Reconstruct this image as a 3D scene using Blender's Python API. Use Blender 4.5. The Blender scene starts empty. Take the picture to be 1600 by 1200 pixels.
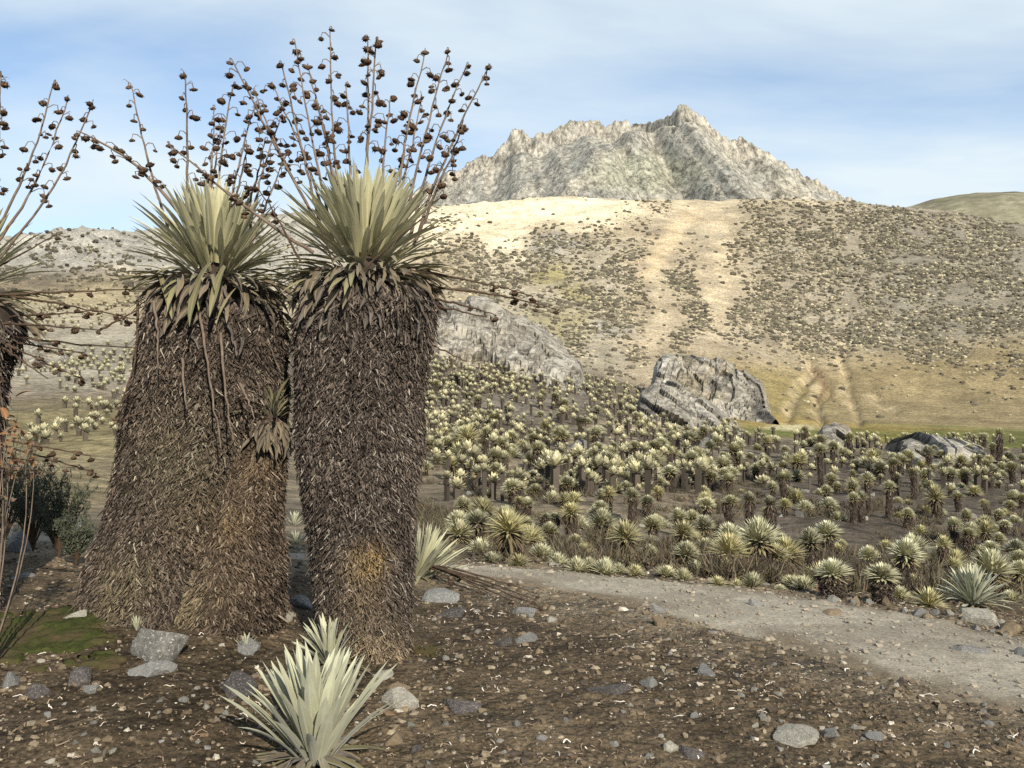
import bpy, bmesh, math, random
import numpy as np
from mathutils import Vector, Matrix, Euler

# ------------------------------------------------------------------ camera, sky, sun, exposure
scene = bpy.context.scene
COL = scene.collection
EYE = 1.6
FPX = 1443.0                                   # focal length in pixels of the 1600 px wide photograph
cam_d = bpy.data.cameras.new('camera')
cam_d.sensor_width = 36.0
cam_d.lens = 36.0 * FPX / 1600.0
cam_d.clip_start = 0.05
cam_d.clip_end = 9000.0
cam = bpy.data.objects.new('camera', cam_d)
cam.location = (0, 0, EYE)
cam.rotation_euler = (math.radians(90), 0, 0)
COL.objects.link(cam)
scene.camera = cam

SUN_EL = math.radians(31)
SUN_TRAVEL = (-0.34, 0.94)                    # horizontal way the light travels
world = bpy.data.worlds.new('World')
scene.world = world
world.use_nodes = True
wn, wl = world.node_tree.nodes, world.node_tree.links
wn.clear()
wout = wn.new('ShaderNodeOutputWorld')
bg = wn.new('ShaderNodeBackground')
bg.inputs['Strength'].default_value = 0.105
sky = wn.new('ShaderNodeTexSky')
sky.sky_type = 'NISHITA'
sky.sun_disc = False
sky.sun_elevation = SUN_EL
sky.sun_rotation = math.atan2(-SUN_TRAVEL[0], -SUN_TRAVEL[1])
sky.altitude = 3000.0
sky.air_density = 1.0
sky.dust_density = 0.7
sky.ozone_density = 0.8
# thin high clouds drifting over the whole sky, laid out by direction
tc = wn.new('ShaderNodeTexCoord')
sep = wn.new('ShaderNodeSeparateXYZ'); wl.new(tc.outputs['Generated'], sep.inputs[0])
hz = wn.new('ShaderNodeMath'); hz.operation = 'ADD'; hz.inputs[1].default_value = 0.16
wl.new(sep.outputs['Z'], hz.inputs[0])
hm = wn.new('ShaderNodeMath'); hm.operation = 'MAXIMUM'; hm.inputs[1].default_value = 0.05
wl.new(hz.outputs[0], hm.inputs[0])
dx = wn.new('ShaderNodeMath'); dx.operation = 'DIVIDE'; wl.new(sep.outputs['X'], dx.inputs[0]); wl.new(hm.outputs[0], dx.inputs[1])
dy = wn.new('ShaderNodeMath'); dy.operation = 'DIVIDE'; wl.new(sep.outputs['Y'], dy.inputs[0]); wl.new(hm.outputs[0], dy.inputs[1])
cmb = wn.new('ShaderNodeCombineXYZ'); wl.new(dx.outputs[0], cmb.inputs[0]); wl.new(dy.outputs[0], cmb.inputs[1])
mapn = wn.new('ShaderNodeMapping'); wl.new(cmb.outputs[0], mapn.inputs['Vector'])
mapn.inputs['Location'].default_value = (9.4, 6.6, 4.0)
mapn.inputs['Scale'].default_value = (0.62, 0.9, 1.0)
mapn.inputs['Rotation'].default_value = (0, 0, 0.25)
cn = wn.new('ShaderNodeTexNoise'); cn.inputs['Scale'].default_value = 1.0
cn.inputs['Detail'].default_value = 7.0; cn.inputs['Roughness'].default_value = 0.52; cn.inputs['Distortion'].default_value = 0.35
wl.new(mapn.outputs[0], cn.inputs['Vector'])
cr = wn.new('ShaderNodeValToRGB')
cr.color_ramp.elements[0].position = 0.36; cr.color_ramp.elements[0].color = (0, 0, 0, 1)
cr.color_ramp.elements[1].position = 0.60; cr.color_ramp.elements[1].color = (1, 1, 1, 1)
wl.new(cn.outputs['Fac'], cr.inputs['Fac'])
cmul = wn.new('ShaderNodeMath'); cmul.operation = 'MULTIPLY_ADD'; cmul.inputs[1].default_value = 0.70; cmul.inputs[2].default_value = 0.24
wl.new(cr.outputs['Color'], cmul.inputs[0])
# the thin veil is seen edge-on near the horizon and looks thicker there
zi = wn.new('ShaderNodeMath'); zi.operation = 'SUBTRACT'; zi.inputs[0].default_value = 1.0; zi.use_clamp = True; wl.new(sep.outputs['Z'], zi.inputs[1])
z2 = wn.new('ShaderNodeMath'); z2.operation = 'POWER'; z2.inputs[1].default_value = 2.0; wl.new(zi.outputs[0], z2.inputs[0])
z3 = wn.new('ShaderNodeMath'); z3.operation = 'MULTIPLY_ADD'; z3.inputs[1].default_value = 0.34; z3.inputs[2].default_value = 0.06; wl.new(z2.outputs[0], z3.inputs[0])
wl.new(z3.outputs[0], cmul.inputs[2])
cmix = wn.new('ShaderNodeMixRGB'); cmix.inputs[2].default_value = (5.3, 6.0, 6.35, 1)
tint = wn.new('ShaderNodeMixRGB'); tint.blend_type = 'MULTIPLY'; tint.inputs[0].default_value = 1.0; tint.inputs[2].default_value = (0.98, 1.13, 1.16, 1)
wl.new(sky.outputs[0], tint.inputs[1])
wl.new(cmul.outputs[0], cmix.inputs[0]); wl.new(tint.outputs[0], cmix.inputs[1])
wl.new(cmix.outputs[0], bg.inputs['Color']); wl.new(bg.outputs[0], wout.inputs['Surface'])

sun_d = bpy.data.lights.new('sun', 'SUN')
sun_d.energy = 5.0
sun_d.angle = math.radians(0.53)
sun_d.color = (1.0, 0.92, 0.775)
sun = bpy.data.objects.new('sun', sun_d)
tv = Vector((SUN_TRAVEL[0] * math.cos(SUN_EL), SUN_TRAVEL[1] * math.cos(SUN_EL), -math.sin(SUN_EL)))
sun.rotation_euler = tv.to_track_quat('-Z', 'Y').to_euler()
COL.objects.link(sun)

scene.view_settings.view_transform = 'Standard'
scene.view_settings.look = 'None'
scene.view_settings.gamma = 1.0
scene.view_settings.use_curve_mapping = False
scene.view_settings.exposure = 0.55
scene.cycles.use_denoising = False
scene.cycles.max_bounces = 5
scene.cycles.diffuse_bounces = 3

# ------------------------------------------------------------------ helpers
RNG = np.random.default_rng(7)
random.seed(7)

def hash2(ix, iy, seed):
    h = (ix.astype(np.int64) * 374761393 + iy.astype(np.int64) * 668265263 + seed * 982451653) & 0x7fffffff
    h = ((h ^ (h >> 13)) * 1274126177) & 0x7fffffff
    h = h ^ (h >> 16)
    return (h & 0xffff) / 65535.0

def vnoise(x, y, seed=0):
    """smooth value noise, -1..1"""
    x = np.asarray(x, float); y = np.asarray(y, float)
    ix = np.floor(x); iy = np.floor(y)
    fx = x - ix; fy = y - iy
    fx = fx * fx * fx * (fx * (fx * 6 - 15) + 10); fy = fy * fy * fy * (fy * (fy * 6 - 15) + 10)
    ix = ix.astype(np.int64); iy = iy.astype(np.int64)
    a = hash2(ix, iy, seed); b = hash2(ix + 1, iy, seed); c = hash2(ix, iy + 1, seed); d = hash2(ix + 1, iy + 1, seed)
    return 2 * ((a * (1 - fx) + b * fx) * (1 - fy) + (c * (1 - fx) + d * fx) * fy) - 1

def fbm(x, y, octv=5, seed=0, gain=0.5, ridged=False):
    s = 0.0; amp = 1.0; tot = 0.0
    for o in range(octv):
        n = vnoise(x * 2.03 ** o + 17.3 * o, y * 2.03 ** o - 9.1 * o, seed + o)
        if ridged: n = 1 - 2 * np.abs(n)
        s = s + amp * n; tot += amp; amp *= gain
    return s / tot

def sstep(a, b, x):
    t = np.clip((x - a) / (b - a), 0, 1)
    return t * t * (3 - 2 * t)

def np_mesh(name, verts, quads, col=None, smooth=True, tris=None):
    """mesh from numpy arrays; col = per-vertex linear RGB kept as attribute 'Col'"""
    me = bpy.data.meshes.new(name)
    verts = np.asarray(verts, np.float32).reshape(-1, 3)
    me.vertices.add(len(verts)); me.vertices.foreach_set('co', verts.ravel())
    idx = []; starts = []; pos = 0
    nq = 0 if quads is None else len(quads); nt = 0 if tris is None else len(tris)
    if nq: idx.append(np.asarray(quads, np.int32).ravel()); starts.append(np.arange(nq) * 4); pos = nq * 4
    if nt: idx.append(np.asarray(tris, np.int32).ravel()); starts.append(pos + np.arange(nt) * 3)
    idx = np.concatenate(idx); starts = np.concatenate(starts).astype(np.int32)
    me.loops.add(len(idx)); me.loops.foreach_set('vertex_index', idx)
    me.polygons.add(len(starts)); me.polygons.foreach_set('loop_start', starts)
    me.polygons.foreach_set('use_smooth', np.full(len(starts), smooth))
    me.update(calc_edges=True)
    if col is not None:
        ca = me.color_attributes.new('Col', 'FLOAT_COLOR', 'POINT')
        c4 = np.ones((len(verts), 4), np.float32); c4[:, :3] = col
        ca.data.foreach_set('color', c4.ravel())
    return me

def obj(name, me, mat=None, parent=None, loc=None, rot=None, scale=None):
    o = bpy.data.objects.new(name, me)
    if mat is not None and me is not None and not me.materials: me.materials.append(mat)
    COL.objects.link(o)
    if parent is not None: o.parent = parent
    if loc is not None: o.location = loc
    if rot is not None: o.rotation_euler = rot
    if scale is not None: o.scale = scale if hasattr(scale, '__len__') else (scale,) * 3
    return o

def thing(name, label, cat, loc=(0, 0, 0), group=None, me=None, mat=None, rot=None, scale=None):
    o = obj(name, me, mat, None, loc, rot, scale)
    o['label'] = label; o['category'] = cat
    if group: o['group'] = group
    return o

def grid_quads(nr, nc, wrap=False):
    r = np.arange(nr - 1)[:, None]; c = np.arange(nc if wrap else nc - 1)[None, :]
    c2 = (c + 1) % nc
    a = r * nc + c; b = r * nc + c2; d = (r + 1) * nc + c; e = (r + 1) * nc + c2
    return np.stack([a, b, e, d], -1).reshape(-1, 4)

def px_of(X, Y): return 800 + FPX * X / Y
def py_of(Z, Y): return 600 - FPX * (Z - EYE) / Y

# ------------------------------------------------------------------ materials
def mat_new(name, rough=0.9, spec=0.2):
    m = bpy.data.materials.new(name); m.use_nodes = True
    n, l = m.node_tree.nodes, m.node_tree.links
    b = n['Principled BSDF']; b.inputs['Roughness'].default_value = rough
    b.inputs['Specular IOR Level'].default_value = spec
    return m, n, l, b

def noise_node(n, l, scale, detail=5, rough=0.55, coord='Object', stretch=None, dist=0.0, rot=None):
    t = n.new('ShaderNodeTexCoord'); x = n.new('ShaderNodeTexNoise')
    x.inputs['Scale'].default_value = scale; x.inputs['Detail'].default_value = detail; x.inputs['Roughness'].default_value = rough
    x.inputs['Distortion'].default_value = dist
    if stretch or rot:
        mp = n.new('ShaderNodeMapping')
        if stretch: mp.inputs['Scale'].default_value = stretch
        if rot: mp.inputs['Rotation'].default_value = rot
        l.new(t.outputs[coord], mp.inputs['Vector']); l.new(mp.outputs[0], x.inputs['Vector'])
    else:
        l.new(t.outputs[coord], x.inputs['Vector'])
    return x

def ramp(n, l, src, stops):
    r = n.new('ShaderNodeValToRGB'); e = r.color_ramp.elements
    while len(e) < len(stops): e.new(0.5)
    for i, (p, c) in enumerate(stops):
        e[i].position = p; e[i].color = (c if hasattr(c, '__len__') else (c, c, c)) + (1,) if hasattr(c, '__len__') else (c, c, c, 1)
    l.new(src, r.inputs['Fac']); return r

def mixc(n, l, fac, a, b, mode='MIX'):
    m = n.new('ShaderNodeMixRGB'); m.blend_type = mode
    for i, v in ((0, fac), (1, a), (2, b)):
        if isinstance(v, (int, float)): m.inputs[i].default_value = v
        elif isinstance(v, tuple): m.inputs[i].default_value = v + (1,) if len(v) == 3 else v
        else: l.new(v, m.inputs[i])
    return m.outputs[0]

def bump(n, l, b, src, strength, dist):
    u = n.new('ShaderNodeBump'); u.inputs['Strength'].default_value = strength; u.inputs['Distance'].default_value = dist
    l.new(src, u.inputs['Height']); l.new(u.outputs[0], b.inputs['Normal']); return u

def mat_vcol(name, rough=0.92, noises=(), bumpn=None, spec=0.15, vary=0.):
    """vertex colour times a stack of noises (scale, low, high)"""
    m, n, l, b = mat_new(name, rough, spec)
    a = n.new('ShaderNodeVertexColor'); a.layer_name = 'Col'
    c = a.outputs['Color']; last = None
    for (sc, lo, hi) in noises:
        x = noise_node(n, l, sc, 6, 0.62); last = x
        r = ramp(n, l, x.outputs['Fac'], [(0.3, lo), (0.7, hi)])
        c = mixc(n, l, 1.0, c, r.outputs[0], 'MULTIPLY')
    if vary:
        oi = n.new('ShaderNodeObjectInfo')
        c = mixc(n, l, 1.0, c, ramp(n, l, oi.outputs['Random'], [(0, (1 - vary, 1 - vary, 1 - vary)), (.5, (1., .97, .86)), (1, (1 + vary * .5, 1 + vary * .5, 1 + vary * .4))]).outputs[0], 'MULTIPLY')
    l.new(c, b.inputs['Base Color'])
    if bumpn:
        x = noise_node(n, l, bumpn[0], 8, 0.65)
        bump(n, l, b, x.outputs['Fac'], bumpn[1], bumpn[2])
    return m
# ------------------------------------------------------------------ terrain
# profiles of the land along bearings: (distance, height) near by, (distance, 'p', sight row) farther off
P = 'p'
PROF = {
 -500: [(1, .02), (4, .12), (6, .25), (8, .25), (15, .2), (25, .1), (40, .6), (60, 3), (90, 10), (130, 22), (200, 42), (260, 60), (330, 60), (400, 40)],
 0: [(1, 0), (3.5, .02), (4.6, .14), (5.5, .2), (6.2, .2), (8, P, 866), (15, P, 760), (25, P, 712), (40, P, 668), (60, P, 625), (90, P, 560), (120, P, 505), (140, P, 474), (160, P, 462), (185, P, 438), (225, P, 395), (250, P, 375), (300, P, 395), (400, P, 450)],
 100: [(1, 0), (3.5, .02), (4.6, .14), (5.5, .2), (6.2, .2), (8, P, 866), (15, P, 762), (25, P, 714), (40, P, 670), (60, P, 627), (90, P, 560), (120, P, 505), (140, P, 474), (160, P, 460), (185, P, 436), (225, P, 386), (250, P, 364), (300, P, 380), (400, P, 440)],
 220: [(1, 0), (3.5, .02), (4.6, .14), (5.5, .2), (6.2, .2), (8, P, 868), (15, P, 775), (25, P, 720), (40, P, 674), (60, P, 630), (90, P, 565), (120, P, 508), (140, P, 474), (160, P, 456), (185, P, 436), (225, P, 395), (250, P, 374), (300, P, 372), (330, P, 372), (400, P, 400)],
 330: [(1, 0), (3.5, .01), (4.6, .13), (5.5, .2), (6.2, .19), (8.4, P, 872), (15, P, 790), (25, P, 735), (45, P, 672), (60, P, 635), (90, P, 560), (105, P, 520), (130, P, 510), (180, P, 450), (240, P, 400), (300, P, 362), (330, P, 352), (400, P, 370)],
 450: [(1, 0), (4, 0), (5.3, .05), (6.5, .1), (8.5, .02), (15, P, 800), (29, P, 742), (45, P, 688), (58, P, 650), (75, P, 600), (88, P, 555), (100, P, 510), (112, P, 505), (130, P, 508), (180, P, 462), (240, P, 400), (300, P, 355), (330, P, 338), (400, P, 355)],
 690: [(1, 0), (5, 0), (8.4, 0), (10, P, 868), (15, P, 812), (20, P, 785), (29, P, 745), (45, P, 690), (58, P, 650), (75, P, 598), (86, P, 568), (96, P, 528), (104, P, 500), (112, P, 503), (130, P, 512), (180, P, 462), (240, P, 396), (300, P, 337), (330, P, 316), (400, P, 335)],
 900: [(1, 0), (5, 0), (8.05, 0), (10, P, 878), (15, P, 835), (22, P, 785), (30, P, 745), (45, P, 692), (60, P, 652), (78, P, 616), (92, P, 592), (104, P, 588), (130, P, 580), (160, P, 540), (200, P, 470), (260, P, 385), (300, P, 332), (330, P, 304), (400, P, 322)],
 1100: [(1, 0), (5, 0), (7.57, 0), (10, P, 880), (15, P, 848), (20, P, 815), (30, P, 762), (45, P, 712), (58, P, 684), (70, P, 672), (85, P, 664), (105, P, 650), (125, P, 630), (150, P, 580), (180, P, 520), (220, P, 450), (270, P, 375), (330, P, 309), (400, P, 325)],
 1300: [(1, 0), (5, 0), (6.95, 0), (10, P, 898), (15, P, 866), (22, P, 818), (30, P, 776), (45, P, 727), (55, P, 705), (62, P, 697), (80, P, 691), (95, P, 675), (130, P, 655), (150, P, 625), (180, P, 560), (220, P, 480), (270, P, 390), (330, P, 308), (400, P, 325)],
 1500: [(1, 0), (4.5, 0), (6.4, 0), (8.5, P, 928), (13, P, 886), (20, P, 842), (30, P, 787), (42, P, 746), (55, P, 716), (62, P, 702), (80, P, 695), (95, P, 680), (125, P, 658), (150, P, 628), (180, P, 568), (220, P, 480), (270, P, 395), (320, P, 324), (400, P, 338)],
 1600: [(1, 0), (4.5, 0), (6, 0), (8, P, 955), (12, P, 905), (20, P, 852), (30, P, 792), (42, P, 750), (55, P, 722), (62, P, 708), (80, P, 702), (95, P, 686), (120, P, 664), (150, P, 625), (180, P, 560), (220, P, 480), (270, P, 402), (310, P, 355), (400, P, 372)],
 2100: [(1, 0), (4, 0), (5.2, 0), (8, -.6), (14, -1.4), (22, -2.2), (35, -2.5), (60, -3), (90, -5), (120, -4), (150, -1), (180, 8), (220, 22), (270, 40), (310, 52), (400, 40)],
}
UPX = np.linspace(-700, 2300, 301)
LD = np.linspace(0, math.log(420), 420)
def _table():
    keys = sorted(PROF); rows = []
    for k in keys:
        d = []; z = []
        for p in PROF[k]:
            d.append(math.log(p[0])); z.append(p[1] if p[1] != P else EYE - (p[2] - 600) / FPX * p[0])
        rows.append(np.interp(LD, d, z))
    rows = np.array(rows)
    T = np.array([np.interp(UPX, keys, rows[:, j]) for j in range(len(LD))]).T
    def sm(a, sig, ax):
        k = np.arange(-int(3 * sig), int(3 * sig) + 1); w = np.exp(-k * k / (2 * sig * sig)); w /= w.sum()
        pad = [(0, 0), (0, 0)]; pad[ax] = (len(k) // 2,) * 2
        ap = np.pad(a, pad, mode='edge')
        return np.apply_along_axis(lambda v: np.convolve(v, w, 'valid'), ax, ap)
    return sm(sm(T, 3.2, 0), 2.2, 1)
TAB = _table()

def z_smooth(X, Y):
    X = np.asarray(X, float); Y = np.asarray(Y, float)
    r = np.hypot(X, Y)
    D = np.maximum(np.maximum(Y, r * 0.45), 1.0)
    u = np.clip(800 + FPX * X / D, -695, 2295)
    a = (u + 700) / 10.0; b = np.clip(np.log(D) / LD[-1] * 419, 0, 418.999)
    i = np.clip(a.astype(int), 0, 299); j = b.astype(int); fa = a - i; fb = b - j
    z = (TAB[i, j] * (1 - fa) * (1 - fb) + TAB[i + 1, j] * fa * (1 - fb) + TAB[i, j + 1] * (1 - fa) * fb + TAB[i + 1, j + 1] * fa * fb)
    back = sstep(0.5, -2.0, Y)                       # behind the viewer the ground stays level
    return z * (1 - back)

ROAD_F = np.array([(-9, 10.2), (-5, 9.5), (-2.5, 8.9), (-.64, 8.4), (.6, 8.05), (1.57, 7.57), (2.4, 6.95), (3.3, 6.0), (4.3, 4.5), (5.4, 2.2), (6.5, -1)])
ROAD_N = np.array([(-9, 9.4), (-5, 8.9), (-2.5, 8.4), (-.5, 7.75), (.5, 7.1), (1.05, 6.3), (1.6, 5.5), (2.05, 4.9), (2.5, 4.3), (3.3, 2.2), (4.2, -1)])

def poly_dist(X, Y, pts):
    """distance to a polyline"""
    best = np.full(np.shape(X), 1e9)
    for (x0, y0), (x1, y1) in zip(pts[:-1], pts[1:]):
        dx, dy = x1 - x0, y1 - y0
        t = np.clip(((X - x0) * dx + (Y - y0) * dy) / (dx * dx + dy * dy + 1e-9), 0, 1)
        best = np.minimum(best, np.hypot(X - x0 - t * dx, Y - y0 - t * dy))
    return best
ROAD_C = (ROAD_F + ROAD_N) / 2
ROAD_W = np.hypot(*(ROAD_F - ROAD_N).T) / 2

GULLIES = (([(1255, 535), (1268, 580), (1240, 630), (1222, 668)], 7, .7), ([(1325, 500), (1318, 575), (1325, 610), (1345, 660)], 5, .6), ([(1266, 575), (1284, 590), (1294, 608), (1278, 632), (1285, 662)], 5, .8), ([(1360, 600), (1370, 625), (1400, 645)], 4, .5), ([(1225, 490), (1240, 550)], 4, .5))
def pline(px, py, pts, w, soft=0.6):
    return sstep(w * (1 + soft), w * (1 - soft), poly_dist(px, py, np.array(pts, float)))

def road_amt(X, Y):
    """1 on the track, 0 off it"""
    d = poly_dist(X, Y, ROAD_C)
    w = np.interp(X, ROAD_C[:, 0], ROAD_W) * 0.82
    return sstep(w + 0.12, w - 0.12, d)

def terrain_z(X, Y):
    X = np.atleast_1d(np.asarray(X, float)); Y = np.atleast_1d(np.asarray(Y, float)) + 0 * X
    r = np.hypot(X, Y); z = z_smooth(X, Y)
    near = sstep(16, 6, r)
    rd = road_amt(X, Y)
    z = z + near * (1 - 0.75 * rd) * (0.022 * fbm(X * 1.3, Y * 1.3, 5, 3) + 0.020 * fbm(X * 6, Y * 6, 3, 9) + .007 * fbm(X * 19, Y * 19, 3, 11))
    z = z - 0.03 * rd
    mid = sstep(8, 22, r) * sstep(150, 70, r)
    z = z + mid * (0.32 * fbm(X * 0.16, Y * 0.16, 4, 21) + 0.10 * fbm(X * 0.8, Y * 0.8, 3, 23))
    far = sstep(110, 190, r)
    rug = fbm(X * 0.045, Y * 0.02, 5, 31, 0.55, True)
    z = z + far * (1.5 * rug + 0.7 * fbm(X * 0.16, Y * 0.12, 4, 37, 0.6) + 3.0 * fbm(X * 0.012, Y * 0.008, 3, 33)) * sstep(1, 40, z + 12)
    # rocky left hill
    lh = sstep(-30, -60, X) * sstep(170, 215, Y)
    z = z + lh * 3.0 * fbm(X * 0.10, Y * 0.06, 5, 41, 0.62, True)
    # erosion gullies cut into the foot of the hillside
    on = (Y > 100) & (Y < 260) & (X > .25 * Y) & (X < .47 * Y)
    if on.any():
        Xo, Yo = X[on], Y[on]
        gx = px_of(Xo, Yo) + 5 * fbm(Xo * .12, Yo * .12, 3, 45); gy = py_of(z_smooth(Xo, Yo), Yo); cut = 0.0
        for pts, w, dp in GULLIES: cut = cut + dp * pline(gx, gy, pts, w, .9)
        z[on] -= cut
    # soil heaped round the big left trunk
    z = z + 0.05 * np.exp(-(((X + 2.0) / 0.95) ** 2 + ((Y - 5.65) / 0.75) ** 2) ** 2)
    return z

def z_at(x, y): return float(terrain_z(np.array([x]), np.array([y]))[0])

_DS = np.exp(np.linspace(math.log(1.8), math.log(360), 1100))
def hit(px, py, dmin=1.8):
    """the nearest land point on the line of sight through a photograph pixel"""
    X = (px - 800) / FPX * _DS
    rows = py_of(terrain_z(X, _DS), _DS)
    ok = (rows <= py) & (_DS >= dmin)
    k = int(np.argmax(ok)) if ok.any() else len(_DS) - 1
    return Vector((X[k], _DS[k], float(terrain_z(X[k:k + 1], _DS[k:k + 1])[0])))

def blob(px, py, cx, cy, rx, ry, soft=0.5):
    d = np.hypot((px - cx) / rx, (py - cy) / ry)
    return sstep(1 + soft, 1 - soft, d)

def pline(px, py, pts, w, soft=0.6):
    return sstep(w * (1 + soft), w * (1 - soft), poly_dist(px, py, np.array(pts, float)))

def mixv(c, col, m):
    return c * (1 - m[..., None]) + np.array(col) * m[..., None]

def land_colour(X, Y, Z):
    r = np.hypot(X, Y)
    D = np.maximum(Y, 0.3 * r + 0.01)
    px = np.clip(px_of(X, D), -900, 2500); py = py_of(Z, D)
    wob = 22 * fbm(X * 0.06, Y * 0.06, 5, 51, .6); wob2 = 18 * fbm(X * 0.06 + 40, Y * 0.06, 5, 53, .6)
    qx = px + wob; qy = py + wob2
    n1 = fbm(X * 0.5, Y * 0.5, 5, 61); n2 = fbm(X * 0.08, Y * 0.05, 5, 63); n3 = fbm(X * 3.1, Y * 3.1, 4, 65)
    c = np.ones(X.shape + (3,)) * np.array((.070, .052, .033))            # brown soil
    c = mixv(c, (.110, .082, .052), sstep(-.1, .5, n1 + .6 * n3))
    c = mixv(c, (.06, .045, .032), sstep(.15, .6, -n1 + .5 * n3) * .7)
    # gravelly shoulder of the track
    rd = sstep(1.5, .4, poly_dist(X, Y, ROAD_C)) * sstep(20, 12, r)
    c = mixv(c, (.20, .168, .122), rd * (.55 + .35 * n3))
    # slope beyond the track
    mid = sstep(8.5, 13, r)
    cm = np.ones_like(c) * np.array((.115, .094, .07))
    cm = mixv(cm, (.185, .15, .103), sstep(0, .5, n1 * .6 + n2) * .8)
    cm = mixv(cm, (.15, .13, .104), sstep(.1, .5, -n2))
    cm = mixv(cm, (.075, .061, .048), sstep(1080, 1250, qx) * sstep(690, 730, qy) * .8)  # dark slope soil, with the slope's shading put into the colour too
    cm = mixv(cm, (.20, .17, .06), blob(qx, qy, 775, 820, 70, 25) * .8)
    cm = mixv(cm, (.40, .325, .215), blob(qx, qy, 1010, 660, 80, 14) * .8)
    cm = mixv(cm, (.40, .325, .215), blob(qx, qy, 690, 655, 50, 12) * .8)
    cm = mixv(cm, (.18, .15, .075), sstep(270, 200, qx) * blob(qx, qy, 120, 680, 260, 42) * .85)
    cm = mixv(cm, (.19, .155, .08), sstep(300, 230, qx) * blob(qx, qy, 120, 760, 260, 30) * .5)
    cm = mixv(cm, (.36, .30, .185), sstep(300, 230, qx) * blob(qx, qy, 150, 470, 160, 26) * .8)
    cm = mixv(cm, (.33, .30, .235), sstep(300, 230, qx) * sstep(640, 590, qy) * sstep(470, 500, qy) * .7)
    c = c * (1 - mid[..., None]) + cm * mid[..., None]
    # the valley meadow
    md = sstep(66, 84, Y) * sstep(150, 120, Y) * sstep(1110, 1180, px)
    cg = np.ones_like(c) * np.array((.165, .150, .045))
    cg = mixv(cg, (.105, .125, .035), blob(qx, qy, 1220, 665, 70, 9))
    cg = mixv(cg, (.11, .115, .035), sstep(1380, 1470, qx))
    cg = mixv(cg, (.27, .20, .075), sstep(672, 658, qy))
    cg = mixv(cg, (.42, .37, .22), blob(qx, py, 1235, 668, 36, 5))
    c = c * (1 - md[..., None]) + cg * md[..., None]
    # the long hillside
    hs = sstep(112, 150, r) * sstep(-70, -40, X) + sstep(112, 150, r) * sstep(0, 60, X)
    hs = np.clip(hs, 0, 1)
    ch = np.ones_like(c) * np.array((.33, .27, .185))
    ch = mixv(ch, (.30, .255, .18), sstep(.0, .5, n2) * .7)
    ch = mixv(ch, (.225, .198, .15), sstep(1130, 1240, qx) * sstep(600, 520, qy) * (.65 + .3 * n1))
    ch = mixv(ch, (.155, .142, .115), sstep(1260, 1420, qx) * blob(qx, qy, 1500, 430, 260, 120, .6) * (.7 + .3 * n1))
    ch = mixv(ch, (.31, .275, .205), sstep(720, 760, qx) * sstep(1000, 960, qx) * sstep(350, 400, qy) * .7)
    ch = mixv(ch, (.25, .215, .09), (blob(qx, qy, 865, 430, 40, 16) + blob(qx, qy, 905, 455, 28, 10) + blob(qx, qy, 880, 510, 60, 22) * .6).clip(0, 1) * .8)
    ch = mixv(ch, (.24, .225, .20), (blob(qx, qy, 865, 385, 45, 18) + blob(qx, qy, 965, 515, 40, 16)).clip(0, 1) * .8)
    sand = np.clip(blob(qx, qy, 840, 330, 185, 30, .35) + blob(qx, qy, 790, 375, 42, 34) + blob(qx, qy, 690, 345, 60, 40) + blob(qx, qy, 440, 350, 90, 40) + blob(qx, qy, 190, 436, 50, 14), 0, 1)
    ch = mixv(ch, (.66, .57, .40), sand * np.clip(.85 + .5 * n2, .3, 1) * .95)
    ch = mixv(ch, (.48, .395, .26), np.clip(pline(qx, qy, [(1122, 340), (1132, 400), (1128, 440), (1118, 500)], 17, .9) + pline(qx, qy, [(1090, 330), (1050, 370), (1015, 430), (1038, 490), (1030, 540)], 9, .9), 0, 1) * np.clip(.6 + .6 * n1, .1, 1) * .8)
    ch = mixv(ch, (.52, .39, .235), pline(qx, qy, [(1080, 335), (1040, 385), (1000, 430)], 14, .9) * .5)
    ch = mixv(ch, (.48, .40, .27), pline(qx, qy, [(1030, 318), (1150, 312), (1300, 314)], 10) * .7)
    ch = mixv(ch, (.30, .275, .235), sstep(.1, .5, n1) * .35 * (1 - sand))
    fan = sstep(525, 600, qy + .10 * (qx - 1250) * (qx > 1250)) * sstep(1020, 1120, qx)
    ch = mixv(ch, (.215, .168, .088), fan * .9)
    ch = mixv(ch, (.19, .155, .06), sstep(560, 610, qy) * sstep(1330, 1200, qx) * sstep(1150, 1190, qx) * .7)
    gul = np.clip(pline(qx, qy, [(1255, 545), (1268, 580), (1240, 630), (1222, 668)], 9) + pline(qx, qy, [(1325, 520), (1318, 575), (1325, 610), (1345, 660)], 7) + pline(qx, qy, [(1290, 600), (1272, 640), (1285, 665)], 8)
                  + pline(qx, qy, [(1360, 620), (1400, 645)], 5) + pline(qx, qy, [(1225, 510), (1240, 550)], 5), 0, 1)
    ch = mixv(ch, (.42, .34, .21), gul * np.clip(.55 + .8 * n1, 0, 1) * .8)
    ch = mixv(ch, (.13, .08, .05), np.clip(pline(px + .3 * wob, py, [(1268, 578), (1282, 588), (1293, 607), (1278, 630)], 3.5) + .6 * blob(qx, py, 1272, 586, 12, 10), 0, 1) * .8)
    c = c * (1 - hs[..., None]) + ch * hs[..., None]
    # left rocky hill: grey
    lh = sstep(-30, -48, X) * sstep(175, 200, Y)
    c = mixv(c, (.33, .31, .27), lh * .9)
    c = mixv(c, (.22, .215, .19), lh * sstep(.0, .5, fbm(X * .22, Y * .10, 5, 71, .6)) * .8)
    c = mixv(c, (.58, .49, .34), lh * blob(qx, qy, 195, 432, 40, 14) * .9)
    return c

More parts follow.
